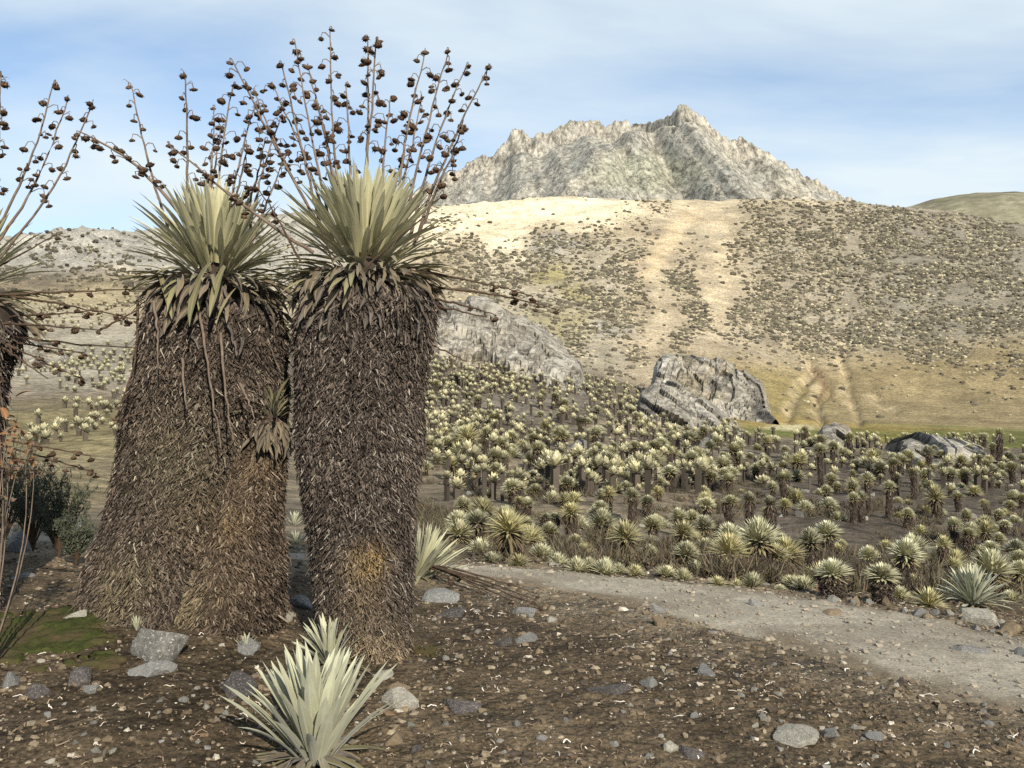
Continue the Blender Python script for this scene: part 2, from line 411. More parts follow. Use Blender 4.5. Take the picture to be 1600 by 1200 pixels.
def build_ground():
    th_in = np.radians(np.linspace(-33, 33, 370))
    th_l = np.radians(-33 - np.cumsum(np.linspace(.25, 5.2, 54)))
    th_l = th_l[th_l > -math.pi]
    th = np.concatenate([th_l[::-1], th_in, -th_l])
    rr = np.exp(np.concatenate([np.linspace(math.log(.5), math.log(2.4), 22, endpoint=False), np.linspace(math.log(2.4), math.log(13), 190, endpoint=False), np.linspace(math.log(13), math.log(410), 285)]))
    R, T = np.meshgrid(rr, th, indexing='ij')
    X = R * np.sin(T); Y = R * np.cos(T); Z = terrain_z(X, Y)
    col = land_colour(X, Y, Z).reshape(-1, 3)
    nr, nc = R.shape
    v = np.stack([X, Y, Z], -1).reshape(-1, 3)
    v = np.vstack([v, [[0, 0, 0]]]); col = np.vstack([col, col[:1]])
    cidx = nr * nc
    tr = np.stack([np.full(nc, cidx), (np.arange(nc) + 1) % nc, np.arange(nc)], -1)
    # outer apron to the horizon
    m = np_mesh('ground', v, grid_quads(nr, nc, True), col, True, tr)
    mt, n, l, b = mat_new('soil_and_scree', .95, .1)
    a = n.new('ShaderNodeVertexColor'); a.layer_name = 'Col'
    t = n.new('ShaderNodeTexCoord')
    fine = noise_node(n, l, 55, 6, .7); mid = noise_node(n, l, 2.2, 6, .65); big = noise_node(n, l, .45, 6, .7)
    c = mixc(n, l, 1, a.outputs[0], ramp(n, l, fine.outputs[0], [(.34, .35), (.66, 1.7)]).outputs[0], 'MULTIPLY')
    c = mixc(n, l, 1, c, ramp(n, l, mid.outputs[0], [(.34, .55), (.66, 1.4)]).outputs[0], 'MULTIPLY')
    c = mixc(n, l, 1, c, ramp(n, l, big.outputs[0], [(.3, .75), (.7, 1.22)]).outputs[0], 'MULTIPLY')
    huge = noise_node(n, l, .11, 7, .7); c = mixc(n, l, 1, c, ramp(n, l, huge.outputs[0], [(.35, .72), (.65, 1.25)]).outputs[0], 'MULTIPLY')
    l.new(c, b.inputs['Base Color'])
    b1 = n.new('ShaderNodeBump'); b1.inputs['Strength'].default_value = .9; b1.inputs['Distance'].default_value = .012; l.new(fine.outputs[0], b1.inputs['Height'])
    b2 = n.new('ShaderNodeBump'); b2.inputs['Strength'].default_value = .6; b2.inputs['Distance'].default_value = .9; l.new(big.outputs[0], b2.inputs['Height'])
    l.new(b1.outputs[0], b2.inputs['Normal']); l.new(b2.outputs[0], b.inputs['Normal'])
    o = obj('ground', m, mt); o['kind'] = 'structure'
    o['label'] = 'bare brown soil rising through a valley to a scree covered hillside'
    return o
build_ground()

def build_track():
    s = np.linspace(0, len(ROAD_C) - 1, 420); i = np.clip(s.astype(int), 0, len(ROAD_C) - 2); f = s - i
    k = np.arange(len(ROAD_C))
    def cub(col): # smooth the polyline
        v = np.interp(s, k, col); w = np.hanning(61); w /= w.sum()
        return np.convolve(np.pad(v, 30, mode='edge'), w, 'valid')
    fx, fy, nx, ny = cub(ROAD_F[:, 0]), cub(ROAD_F[:, 1]), cub(ROAD_N[:, 0]), cub(ROAD_N[:, 1])
    t = np.linspace(-.03, 1.03, 46)
    X = fx[:, None] * (1 - t) + nx[:, None] * t; Y = fy[:, None] * (1 - t) + ny[:, None] * t
    e = np.minimum(t, 1 - t)[None, :] + 0 * X
    edge = e + .11 * fbm(X * 1.5, Y * 1.5, 5, 81, .6) + .05 * fbm(X * 7, Y * 7, 3, 83)
    rut = -.018 * np.exp(-((t - .3) / .08) ** 2) - .014 * np.exp(-((t - .68) / .09) ** 2)
    Z = terrain_z(X, Y) + np.where(edge > .05, .022 * sstep(.05, .14, edge) + .004, -.07 * sstep(.05, -.03, edge)) + rut[None, :] * .5 + .004 * fbm(X * 3, Y * 3, 4, 85)
    n3 = fbm(X * 2.2, Y * 2.2, 5, 87); n4 = fbm(X * .7, Y * .7, 3, 88)
    col = np.ones(X.shape + (3,)) * np.array((.215, .188, .148))
    col = mixv(col, (.28, .25, .20), sstep(-.1, .5, n3)); col = mixv(col, (.155, .128, .095), sstep(.05, .5, n4 - .3 * n3) * .7)
    col = mixv(col, (.125, .096, .062), sstep(.34, .04, (1 - t)[None, :] + .22 * n3 + .14 * n4) * .85)
    col = mixv(col, (.15, .12, .085), sstep(.14, .02, t[None, :] + .1 * n3) * .8)
    col = mixv(col, (.27, .245, .205), (np.exp(-((t - .3) / .06) ** 2) + np.exp(-((t - .66) / .06) ** 2))[None, :] * np.clip(.4 + .6 * n4, 0, 1) * .6)
    m = np_mesh('dirt_track', np.stack([X, Y, Z], -1).reshape(-1, 3), grid_quads(*X.shape), col.reshape(-1, 3), True)
    o = obj('dirt_track', m, mat_vcol('track_dust', .95, ((40, .7, 1.3), (7, .8, 1.18)), (60, .7, .012)))
    o['kind'] = 'structure'; o['label'] = 'grey dusty track crossing the slope in front of the plants'
build_track()

# ------------------------------------------------------------------ far relief
def rock_far_mat(name, tint, sc, dark=.45, bumpd=2.0, crack=True, st=None):
    m, n, l, b = mat_new(name, .95, .08)
    a = n.new('ShaderNodeVertexColor'); a.layer_name = 'Col'
    x = noise_node(n, l, sc, 12, .72, stretch=st); y = noise_node(n, l, sc * .22, 6, .6)
    c = mixc(n, l, 1, a.outputs[0], ramp(n, l, x.outputs[0], [(.36, dark), (.5, .95), (.66, 1.4)]).outputs[0], 'MULTIPLY')
    c = mixc(n, l, 1, c, ramp(n, l, y.outputs[0], [(.3, .8), (.7, 1.2)]).outputs[0], 'MULTIPLY')
    if crack:
        k = noise_node(n, l, sc * .55, 6, .65, dist=.5, stretch=st)
        c = mixc(n, l, 1, c, ramp(n, l, k.outputs[0], [(.455, 1.), (.5, .4), (.545, 1.)]).outputs[0], 'MULTIPLY')
    l.new(c, b.inputs['Base Color'])
    bump(n, l, b, x.outputs[0], .9, bumpd)
    return m

def build_mountain():
    YM = 760.0
    sil = np.array([(480, 372), (560, 340), (640, 308), (690, 277), (715, 266), (745, 251), (772, 243), (790, 226), (800, 209), (812, 207), (832, 217), (848, 210), (870, 205), (890, 197), (905, 190), (925, 189), (942, 199), (960, 192), (985, 198), (1010, 202), (1030, 193), (1048, 186), (1059, 173), (1069, 167), (1082, 176), (1100, 190), (1115, 206), (1131, 218), (1150, 220), (1176, 226), (1202, 239), (1222, 259), (1250, 273), (1280, 286), (1302, 298), (1324, 311), (1380, 345), (1460, 400)], float)
    a = np.linspace(480, 1460, 500); b = np.concatenate([np.linspace(-330, -60, 80, endpoint=False), np.linspace(-60, 30, 100, endpoint=False), np.linspace(30, 200, 20)])
    A, B = np.meshgrid(a, b)
    # the crest runs farther back on the left, nearer under the summit
    yc = YM + np.interp(a, [480, 800, 1000, 1060, 1200, 1460], [60, 55, 45, -10, 5, 60])
    X0 = (a - 800) / FPX * yc
    X = X0[None, :] + 0 * B; Y = yc[None, :] + B
    crest = EYE + (600 - np.interp(a, sil[:, 0], sil[:, 1])) / FPX * yc
    crest = crest[None, :]
    jag = fbm(X * .16, 0 * Y + 3, 4, 101, .6, True)
    d = np.abs(B)
    front = B < 0
    cl = np.interp(a, [480, 700, 780, 1000, 1040, 1120, 1180, 1260, 1460], [4, 10, 22, 20, 10, 22, 20, 10, 4])[None, :] * (1 + .35 * fbm(X * .05, Y * 0, 3, 103))
    # near vertical cliff band, then scree
    stp = 1.7
    cd = cl / stp
    drop = np.where(d < cd, d * stp, cl + (d - cd) * .56)
    drop = np.where(front, drop, d * .75)
    Z = crest - drop
    # buttresses running down from the crest towards the viewer
    def spur(pxc, dirx, hgt, wid):
        k = int(np.argmin(np.abs(a - pxc))); bb = np.maximum(-B, 0)
        xl = X0[k] + dirx * bb
        return hgt * sstep(4, 45, bb) * np.exp(-np.abs(X - xl) / (wid + .25 * bb))
    Z = Z + spur(1056, -.45, 16, 12) + spur(1120, .45, 12, 10) + spur(812, .1, 10, 8) + spur(925, -.1, 9, 8) + spur(1200, .4, 12, 8) + spur(870, 0, 6, 6) + spur(985, -.1, 6, 6)
    rough = np.exp(-((crest - Z) / 26) ** 2)
    wx = X + 5 * fbm(X * .1, Y * .1, 3, 117); blk = hash2(np.floor(wx * .14), np.floor(Y * .07 + wx * .05), 5) * .6 + hash2(np.floor(wx * .37), np.floor(Y * .2), 6) * .4 - .5
    Z = Z + (3.0 * rough + 1.3) * fbm(X * .06, Y * .014, 4, 105, .5, True) + 4.6 * rough * blk + 1.0 * rough + 1.6 * fbm(X * .12, Y * .025, 4, 119) * (1 - rough)
    slope_noise = fbm(X * .03, Y * .02, 4, 109)
    Z = Z + 2.2 * slope_noise * (1 - rough)
    gy, gx = np.gradient(Z); steep = np.hypot(gy / np.gradient(Y, axis=0), gx / np.gradient(X, axis=1))
    col = np.ones(Z.shape + (3,)) * np.array((.34, .32, .27))
    col = mixv(col, (.30, .29, .255), sstep(-.1, .4, fbm(X * .04, Y * .03, 5, 111)))
    col = mixv(col, (.39, .355, .285), sstep(.1, .5, fbm(X * .05 + 9, Y * .02, 5, 113)) * .7)
    col = mixv(col, (.33, .335, .23), blob(px_of(X, Y), py_of(Z, Y), 1010, 270, 90, 30) * .5)
    col = mixv(col, (.38, .34, .28), sstep(.9, 1.6, steep) * .55)
    col = mixv(col, (.17, .155, .135), sstep(.2, .55, fbm(X * .22, Y * .12, 4, 115, .6)) * sstep(.5, 1.1, steep) * .85)
    m = np_mesh('mountain', np.stack([X, Y, Z], -1).reshape(-1, 3), grid_quads(*X.shape), col.reshape(-1, 3), True)
    o = obj('mountain', m, rock_far_mat('mountain_rock', None, .26, .42, 2.0, True, (1, .3, .5))); o['kind'] = 'structure'
    o['label'] = 'jagged grey rocky peak rising behind the sandy ridge'
build_mountain()

def build_far_hill(pts, Y0, depth, col, label, seed):
    pts = np.array(pts, float); a = np.linspace(pts[0, 0], pts[-1, 0], 160); b = np.linspace(-1, 1, 60)
    A, B = np.meshgrid(a, b)
    X = (A - 800) / FPX * Y0; Y = Y0 + B * depth
    Z = EYE + (600 - np.interp(A, pts[:, 0], pts[:, 1])) / FPX * Y0 - 60 * np.abs(B) ** 1.7 + 3 * fbm(X * .02, Y * .02, 5, seed)
    c = np.ones(Z.shape + (3,)) * np.array(col)
    c = mixv(c, tuple(np.array(col) * .7), sstep(0, .5, fbm(X * .05, Y * .03, 5, seed + 4)))
    m = np_mesh('hill', np.stack([X, Y, Z], -1).reshape(-1, 3), grid_quads(*X.shape), c.reshape(-1, 3))
    o = obj('hill', m, rock_far_mat('hill_turf', None, .12, .7, 1.0, False)); o['kind'] = 'structure'; o['label'] = label
build_far_hill([(1330, 370), (1400, 330), (1450, 314), (1500, 305), (1560, 304), (1620, 308), (1720, 316), (1900, 340), (2100, 380)], 620, 140, (.19, .175, .12), 'smooth olive green hill showing past the end of the ridge', 201)
# ------------------------------------------------------------------ plant materials
def leaf_mat(name, base, tip, var=.25, under=None):
    m, n, l, b = mat_new(name, .62, .25)
    oi = n.new('ShaderNodeObjectInfo'); t = n.new('ShaderNodeTexCoord'); sp = n.new('ShaderNodeSeparateXYZ')
    l.new(t.outputs['Object'], sp.inputs[0])
    r = ramp(n, l, sp.outputs['Z'], [(0, base), (.45, tip)])
    x = noise_node(n, l, 9, 5, .6, stretch=(1, 6, 1))
    c = mixc(n, l, 1, r.outputs[0], ramp(n, l, x.outputs[0], [(.3, .78), (.7, 1.15)]).outputs[0], 'MULTIPLY')
    c = mixc(n, l, 1, c, ramp(n, l, oi.outputs['Random'], [(0, 1 - var), (1, 1 + var * .6)]).outputs[0], 'MULTIPLY')
    ab = n.new('ShaderNodeMath'); ab.operation = 'ABSOLUTE'; l.new(sp.outputs['Y'], ab.inputs[0])
    c = mixc(n, l, ramp(n, l, ab.outputs[0], [(.0012, .5), (.0035, 0.)]).outputs[0], c, tuple(min(1, 1.35 * k) for k in tip))
    t2 = noise_node(n, l, 14, 4, .7); sm = n.new('ShaderNodeMath'); sm.operation = 'MULTIPLY'; l.new(sp.outputs['Z'], sm.inputs[0]); l.new(t2.outputs[0], sm.inputs[1])
    c = mixc(n, l, ramp(n, l, sm.outputs[0], [(.27, 0.), (.33, .75)]).outputs[0], c, (.16, .11, .06))
    l.new(c, b.inputs['Base Color'])
    b.inputs['Sheen Weight'].default_value = .25
    tr = n.new('ShaderNodeBsdfTranslucent'); l.new(c, tr.inputs['Color'])
    mx = n.new('ShaderNodeMixShader'); mx.inputs[0].default_value = .16
    l.new(b.outputs[0], mx.inputs[1]); l.new(tr.outputs[0], mx.inputs[2]); l.new(mx.outputs[0], n['Material Output'].inputs['Surface'])
    x2 = noise_node(n, l, 60, 4, .6, stretch=(1, 1, .12)); bump(n, l, b, x2.outputs[0], .35, .003)
    return m

M_LEAF = leaf_mat('felt_leaf_pale', (.37, .335, .17), (.53, .505, .33))
M_LEAF_SILVER = leaf_mat('felt_leaf_silver', (.30, .295, .18), (.42, .42, .30), .32)
M_LEAF_OLD = leaf_mat('felt_leaf_old', (.15, .13, .062), (.21, .19, .095), .5)
M_LEAF_DRY = leaf_mat('leaf_dry', (.12, .092, .06), (.185, .15, .10), .55)
M_LEAF_GREY = leaf_mat('leaf_dry_grey', (.08, .065, .052), (.125, .105, .085), .5)
M_STUB = mat_vcol('dead_leaf_bark', .9, ((45, .7, 1.3),), None)
M_CORE = mat_vcol('trunk_core', .98, ((12, .6, 1.3),), (20, .8, .02))
M_STALK, _n, _l, _b = mat_new('dry_stalk', .85)
_x = noise_node(_n, _l, 20, 4); _l.new(ramp(_n, _l, _x.outputs[0], [(.3, (.085, .062, .048)), (.7, (.19, .145, .11))]).outputs[0], _b.inputs['Base Color'])
M_STALK_DARK, _n, _l, _b = mat_new('old_stalk', .9)
_x = noise_node(_n, _l, 20, 4); _l.new(ramp(_n, _l, _x.outputs[0], [(.3, (.035, .022, .015)), (.7, (.09, .058, .038))]).outputs[0], _b.inputs['Base Color'])
M_HEAD, _n, _l, _b = mat_new('seed_head_husk', .9)
_x = noise_node(_n, _l, 40, 5, .7); _oi = _n.new('ShaderNodeObjectInfo')
_c = mixc(_n, _l, 1, ramp(_n, _l, _x.outputs[0], [(.3, (.028, .017, .012)), (.55, (.075, .045, .028)), (.75, (.20, .14, .08))]).outputs[0], ramp(_n, _l, _oi.outputs['Random'], [(0, .6), (1, 1.5)]).outputs[0], 'MULTIPLY')
_l.new(_c, _b.inputs['Base Color']); bump(_n, _l, _b, _x.outputs[0], .7, .01)

# ------------------------------------------------------------------ leaf and seed head meshes
def leaf_arrays(L, W, bend, fold, seg=7, twist=0., base_w=.5, tipp=1.0, wav=0.):
    t = np.linspace(0, 1, seg + 1)
    w = W * (base_w + (1 - base_w) * np.sin(np.clip(t * 1.25, 0, 1) * math.pi / 2)) * np.clip((1 - t ** (3.6 * tipp)), 0, 1) ** .9 + W * .02
    ang = bend * t
    dt = L / seg
    cx = np.concatenate([[0], np.cumsum(np.sin((ang[1:] + ang[:-1]) / 2) * dt)]); cz = np.concatenate([[0], np.cumsum(np.cos((ang[1:] + ang[:-1]) / 2) * dt)])
    V = []
    for k in range(seg + 1):
        nx, nz = -math.cos(ang[k]), math.sin(ang[k])           # towards the plant's axis
        tw = twist * t[k] + wav * math.sin(7 * t[k])
        for s in (-1, -.5, 0, .5, 1):
            off = fold * abs(s) ** 1.3 * w[k] / 2
            y = s * w[k] / 2
            yy = y * math.cos(tw) - off * math.sin(tw); oo = y * math.sin(tw) + off * math.cos(tw)
            V.append((cx[k] + nx * oo, yy, cz[k] + nz * oo))
    return np.array(V), grid_quads(seg + 1, 5)

def leaf_meshes(prefix, n, L, W, bend, fold, mat, seed, **kw):
    r = random.Random(seed); out = []
    for i in range(n):
        v, q = leaf_arrays(L * r.uniform(.92, 1.06), W * r.uniform(.85, 1.15), bend + r.uniform(-.22, .22), fold * r.uniform(.6, 1.3), 7, r.uniform(-.35, .35), **kw)
        me = np_mesh(prefix, v, q); me.materials.append(mat); out.append(me)
    return out

LV = leaf_meshes('leaf', 6, .48, .053, .20, .30, M_LEAF, 1)
LV_OUT = leaf_meshes('leaf', 5, .46, .050, .40, .35, M_LEAF, 2)
LV_OLD = leaf_meshes('leaf', 6, .44, .040, .62, .45, M_LEAF_OLD, 3, wav=.25)
LV_DRY = leaf_meshes('dead_leaf', 6, .27, .045, 1.0, .7, M_LEAF_DRY, 4, wav=.7)
LV_GREY = leaf_meshes('dead_leaf', 6, .17, .032, .9, .9, M_LEAF_GREY, 5, wav=.8)
M_LEAF_MID = leaf_mat('felt_leaf_grey', (.28, .26, .14), (.40, .39, .26), .35)
LV_MID = leaf_meshes('leaf', 6, .52, .040, .25, .35, M_LEAF_MID, 8)
LV_SIL = leaf_meshes('leaf', 6, .48, .064, .14, .40, M_LEAF_SILVER, 6, base_w=.42)
LV_SIL_OUT = leaf_meshes('leaf', 5, .48, .060, .34, .42, M_LEAF_SILVER, 7, base_w=.42)

def head_mesh(seed):
    """a flattened drooping seed head: a husk cup with a ragged rim, hung from the origin"""
    r = np.random.default_rng(seed); n = 9
    prof = [(.004, 0), (.016, -.004), (.026, -.014), (.029, -.024), (.024, -.034), (.012, -.038), (.002, -.037)]
    V = []
    for (rad, z) in prof:
        for k in range(n):
            a = 2 * math.pi * k / n; f = 1 + r.uniform(-.24, .24)
            V.append((rad * f * math.cos(a), rad * f * math.sin(a), z + r.uniform(-.003, .003)))
    q = grid_quads(len(prof), n, True); V = np.array(V)
    # ragged bracts round the rim
    tr = []; ex = []
    for k in range(n):
        a = 2 * math.pi * (k + .5) / n; b0 = len(V) + len(ex)
        for da, rr, zz in ((-.3, .026, -.012), (.3, .026, -.012), (0, .034 + r.uniform(-.004, .012), -.03 + r.uniform(-.012, .022))):
            ex.append((rr * math.cos(a + da), rr * math.sin(a + da), zz))
        tr.append((b0, b0 + 1, b0 + 2))
    me = np_mesh('seed_head', np.vstack([V, ex]), q, None, True, np.array(tr)); me.materials.append(M_HEAD)
    return me
HEADS = [head_mesh(i) for i in range(5)]

def tube(pts, rad, n=6):
    pts = np.array(pts, float); rad = np.broadcast_to(rad, (len(pts),))
    tg = np.gradient(pts, axis=0); tg /= np.linalg.norm(tg, axis=1)[:, None] + 1e-9
    up = np.array((0.31, 0.17, .93)); s = np.cross(tg, up); s /= np.linalg.norm(s, axis=1)[:, None] + 1e-9; u = np.cross(s, tg)
    a = np.arange(n) * 2 * math.pi / n
    V = pts[:, None, :] + rad[:, None, None] * (np.cos(a)[None, :, None] * s[:, None, :] + np.sin(a)[None, :, None] * u[:, None, :])
    return V.reshape(-1, 3), grid_quads(len(pts), n, True)

class Bag:
    def __init__(s): s.v = []; s.q = []; s.t = []; s.c = []; s.n = 0
    def add(s, v, q=None, col=None, t=None):
        v = np.asarray(v, float)
        if q is not None: s.q.append(np.asarray(q) + s.n)
        if t is not None: s.t.append(np.asarray(t) + s.n)
        s.v.append(v); s.n += len(v)
        s.c.append(np.broadcast_to(np.array(col if col is not None else (.5, .5, .5)), v.shape))
    def mesh(s, name, smooth=True):
        return np_mesh(name, np.vstack(s.v), np.vstack(s.q) if s.q else None, np.vstack(s.c), smooth, np.vstack(s.t) if s.t else None)

def flower_stalk(root, p0, p1, rr, heads=12, start=.35, rad=.0075, sag=.05, mat=None, droop=False, bare=0., side_bend=None):
    """a dry flower stalk from p0 to p1 (root's local space) with hooked pedicels; every seed head is a sub-part"""
    p0 = np.array(p0, float); p1 = np.array(p1, float); L = np.linalg.norm(p1 - p0)
    t = np.linspace(0, 1, 16)[:, None]
    ax = p1 - p0; sd = np.cross(ax / L, rr.normal(size=3)); 
    if side_bend is not None: sd = np.array(side_bend, float)
    pts = p0 + ax * t + sd * sag * L * np.sin(t * math.pi) + rr.normal(size=(16, 3)) * .0025 * (t > .05)
    b = Bag(); rads = rad * (1.15 - .75 * t[:, 0]); v, q = tube(pts, rads); b.add(v, q)
    hs = []
    for k in range(heads):
        s = start + (1 - start) * (k + rr.uniform(-.3, .3)) / max(heads - 1, 1); s = min(max(s, .2), 1.0)
        i = min(int(s * 15), 14); pp = pts[i] + (pts[i + 1] - pts[i]) * (s * 15 - i)
        if k == heads - 1: pp = pts[-1]
        az = k * 2.4 + rr.uniform(-.5, .5); ln = rr.uniform(.035, .085) * (1.15 - .5 * s)
        if k == heads - 1: ln = .012
        d = np.array((math.cos(az), math.sin(az) * .8, 0)); up = ax / L
        hk = np.array([pp, pp + d * ln * .5 + up * ln * .45, pp + d * ln * .95 + up * ln * .45 * (0 if droop else 1), pp + d * ln * 1.15 + np.array((0, 0, -.012)) + up * ln * .1])
        v, q = tube(hk, .0028, 4); b.add(v, q)
        if rr.uniform() > bare: hs.append(hk[-1])
        if rr.uniform() < .3:                                     # a dry bract
            j = hk[1]; v, q = tube(np.array([pp, pp + d * .03 + up * .03, pp + d * .045 + up * .02]), np.array((.003, .002, .0006)), 3); b.add(v, q)
    st = obj('flower_stalk', b.mesh('flower_stalk'), mat or M_STALK, root)
    for h in hs:
        for rep in range(2 if rr.uniform() < .28 else 1):
            obj('seed_head', HEADS[int(rr.integers(5))], None, st, tuple(h + rr.normal(size=3) * .012 * rep), (rr.uniform(-.5, .5), rr.uniform(-.5, .5), rr.uniform(0, 6)), tuple(np.array((1, rr.uniform(.75, 1.1), rr.uniform(.62, .95))) * rr.uniform(.54, .88) * (1.0 if not droop else .85)))
    return st

# ------------------------------------------------------------------ trunks thatched with dead leaves
def trunk_surface(zs, cxs, cys, rads, H):
    def f(z, a):
        cx = np.interp(z, zs, cxs); cy = np.interp(z, zs, cys); r = np.interp(z, zs, rads)
        r = r * (1 + .045 * np.sin(2 * a + z * 1.3) + .035 * np.sin(3 * a - z * 2.1)) + .018 * vnoise(a * 2.2, z * 3.2, 301)
        return cx + r * np.cos(a), cy + r * np.sin(a), r
    return f

def stub_strips(f, z0, z1, N, rr, size=1.0, tone=(1, 1, 1), warm=(), long_top=True, az=(0, 2 * math.pi)):
    """thousands of small curled dead leaves lying like thatch on the trunk"""
    z = z0 + (z1 - z0) * rr.uniform(size=N) ** .97; a = rr.uniform(az[0], az[1], N)
    x, y, r = f(z, a)
    P0 = np.stack([x, y, z], -1); Nn = np.stack([np.cos(a), np.sin(a), 0 * a], -1); T = np.stack([-np.sin(a), np.cos(a), 0 * a], -1); Dn = np.array((0, 0, -1.0))
    h = (z - z0) / (z1 - z0)
    L = size * rr.uniform(.032, .074, N) * (1 + .5 * sstep(.82, 1, h)); W = size * rr.uniform(.0065, .0135, N) * (1 + .5 * sstep(.85, 1, h))
    L = L * (1 + .2 * sstep(.70, .95, h)) * np.where(rr.uniform(size=N) < .02, 1.9, 1.0)
    out = rr.uniform(.25, .75, N) * (1.05 - .35 * h); sw = rr.normal(0, .42, N) + .55 * fbm(a * 1.8, z * 3.0, 3, 311)
    d0 = Nn * out[:, None] + Dn * 1.0 + T * sw[:, None]; d0 /= np.linalg.norm(d0, axis=1)[:, None]
    curl = rr.normal(0, .8, N); 
    d1 = d0 + T * curl[:, None] - Nn * rr.uniform(-.4, .7, N)[:, None]; d1 /= np.linalg.norm(d1, axis=1)[:, None]
    P1 = P0 + d0 * (L * .5)[:, None]; P2 = P1 + d1 * (L * .5)[:, None]
    P0 = P0 - Nn * .02
    tw = rr.normal(0, .9, N)
    S0 = T * np.cos(tw)[:, None] + Nn * np.sin(tw)[:, None]; S0 = S0 - d0 * np.sum(S0 * d0, 1)[:, None]; S0 /= np.linalg.norm(S0, axis=1)[:, None] + 1e-6
    K = np.cross(d0, S0)
    rows = []
    for Pk, w in ((P0, .7), (P1, 1.0), (P2, .45)):
        hw = (W * w * .5)[:, None]
        rows += [Pk - S0 * hw - K * hw * .8, Pk + K * hw * .25, Pk + S0 * hw - K * hw * .8]
    V = np.stack(rows, 1).reshape(-1, 3)
    base = np.arange(N)[:, None, None] * 9
    q = np.array([[0, 1, 4, 3], [1, 2, 5, 4], [3, 4, 7, 6], [4, 5, 8, 7]])
    Q = (base + q[None]).reshape(-1, 4)
    v = rr.uniform(size=N)
    c = np.array((.092, .073, .060))[None] * (.24 + 1.45 * v[:, None] ** 1.7)  # wide tone spread also paints in the dark of deep gaps
    c = c * (1 + .45 * fbm(a * 1.6 + 3, z * 2.6, 4, 313))[:, None]
    pale = rr.uniform(size=N) < .035
    lng = rr.uniform(size=N) < .03
    c[pale] = np.array((.30, .27, .22)) * rr.uniform(.7, 1.1, (pale.sum(), 1))
    for (wa, wz, wr, colr, amt) in warm:
        da = np.abs((a - wa + math.pi) % (2 * math.pi) - math.pi) * r
        m = np.exp(-((da / wr) ** 2 + ((z - wz) / wr) ** 2)) * amt * (rr.uniform(size=N) < .75)
        c = c * (1 - m[:, None]) + np.array(colr)[None] * (.55 + .9 * v[:, None]) * m[:, None]
    c = c * np.array(tone)[None]
    return V, Q, np.repeat(c, 9, 0)

def trunk_core(f, z0, z1, nz=40, na=36, shrink=.96):
    z = np.linspace(z0, z1, nz)[:, None]; a = np.linspace(0, 2 * math.pi, na, endpoint=False)[None, :]
    x, y, r = f(z + 0 * a, a + 0 * z)
    cx = x - r * np.cos(a); cy = y - r * np.sin(a)
    V = np.stack([cx + r * shrink * np.cos(a), cy + r * shrink * np.sin(a), z + 0 * a], -1).reshape(-1, 3)
    c = np.ones((len(V), 3)) * np.array((.045, .033, .026))
    top = np.arange(na) + (nz - 1) * na
    V = np.vstack([V, [[float(cx[-1].mean()), float(cy[-1].mean()), z1 + .05]]]); c = np.vstack([c, c[:1]])
    tr = np.stack([top, np.roll(top, -1), np.full(na, len(V) - 1)], -1)
    return np_mesh('trunk', V, grid_quads(nz, na, True), c, True, tr)

def rosette(root, c, rr, n_up=165, n_out=46, n_old=80, n_dry=165, n_grey=130, s=1.0, R=.30, tilt=(0, 0)):
    """crown of felted leaves: upright heart, spreading outer leaves, drooping old ones, dead ones hanging below"""
    c = np.array(c, float); ga = 2.399963
    def put(name, me, az, th, rad, z, sc, roll=0.):
        obj(name, me, None, root, (c[0] + rad * math.cos(az), c[1] + rad * math.sin(az), c[2] + z), (roll, th, az), sc)
    for i in range(n_up):
        k = (i + .5) / n_up; az = i * ga + rr.normal(0, .12); th = .03 + .66 * k ** 1.2 + rr.normal(0, .07)
        put('leaf', (LV if rr.uniform() > .10 + .12 * k else LV_MID)[int(rr.integers(6))], az, th, .02 + R * .36 * k, .02 - .05 * k, s * (rr.uniform(.88, 1.06) - .10 * (k < .12)))
    for i in range(n_out):
        az = i * ga * 1.01 + 1 + rr.normal(0, .2); th = rr.uniform(.68, 1.12)
        put('leaf', LV_OUT[int(rr.integers(len(LV_OUT)))], az, th, R * .42, -.04 - .05 * rr.uniform(), s * rr.uniform(.75, 1.02), rr.normal(0, .15))
    for i in range(n_old):
        az = i * ga + 2 + rr.normal(0, .25); th = rr.uniform(.95, 1.65)
        put('leaf', LV_OLD[int(rr.integers(len(LV_OLD)))], az, th, R * .55, -.09 - .09 * rr.uniform(), s * rr.uniform(.65, 1.0), rr.normal(0, .3))
    for i in range(n_dry):
        az = i * ga + 3 + rr.normal(0, .25); th = rr.uniform(1.25, 2.2)
        put('dead_leaf', LV_DRY[int(rr.integers(len(LV_DRY)))], az, th, R * rr.uniform(.62, .85), -.11 - .17 * rr.uniform(), s * rr.uniform(.7, 1.1), rr.normal(0, .5))
    for i in range(n_grey):
        az = i * ga + 4 + rr.normal(0, .25); th = rr.uniform(1.9, 2.7)
        put('dead_leaf', LV_GREY[int(rr.integers(len(LV_GREY)))], az, th, R * rr.uniform(.88, 1.0), -.18 - .26 * rr.uniform(), s * rr.uniform(.7, 1.15), rr.normal(0, .5))

def loc3(px, py, Y): return np.array(((px - 800) / FPX * Y, Y, EYE - (py - 600) / FPX * Y))

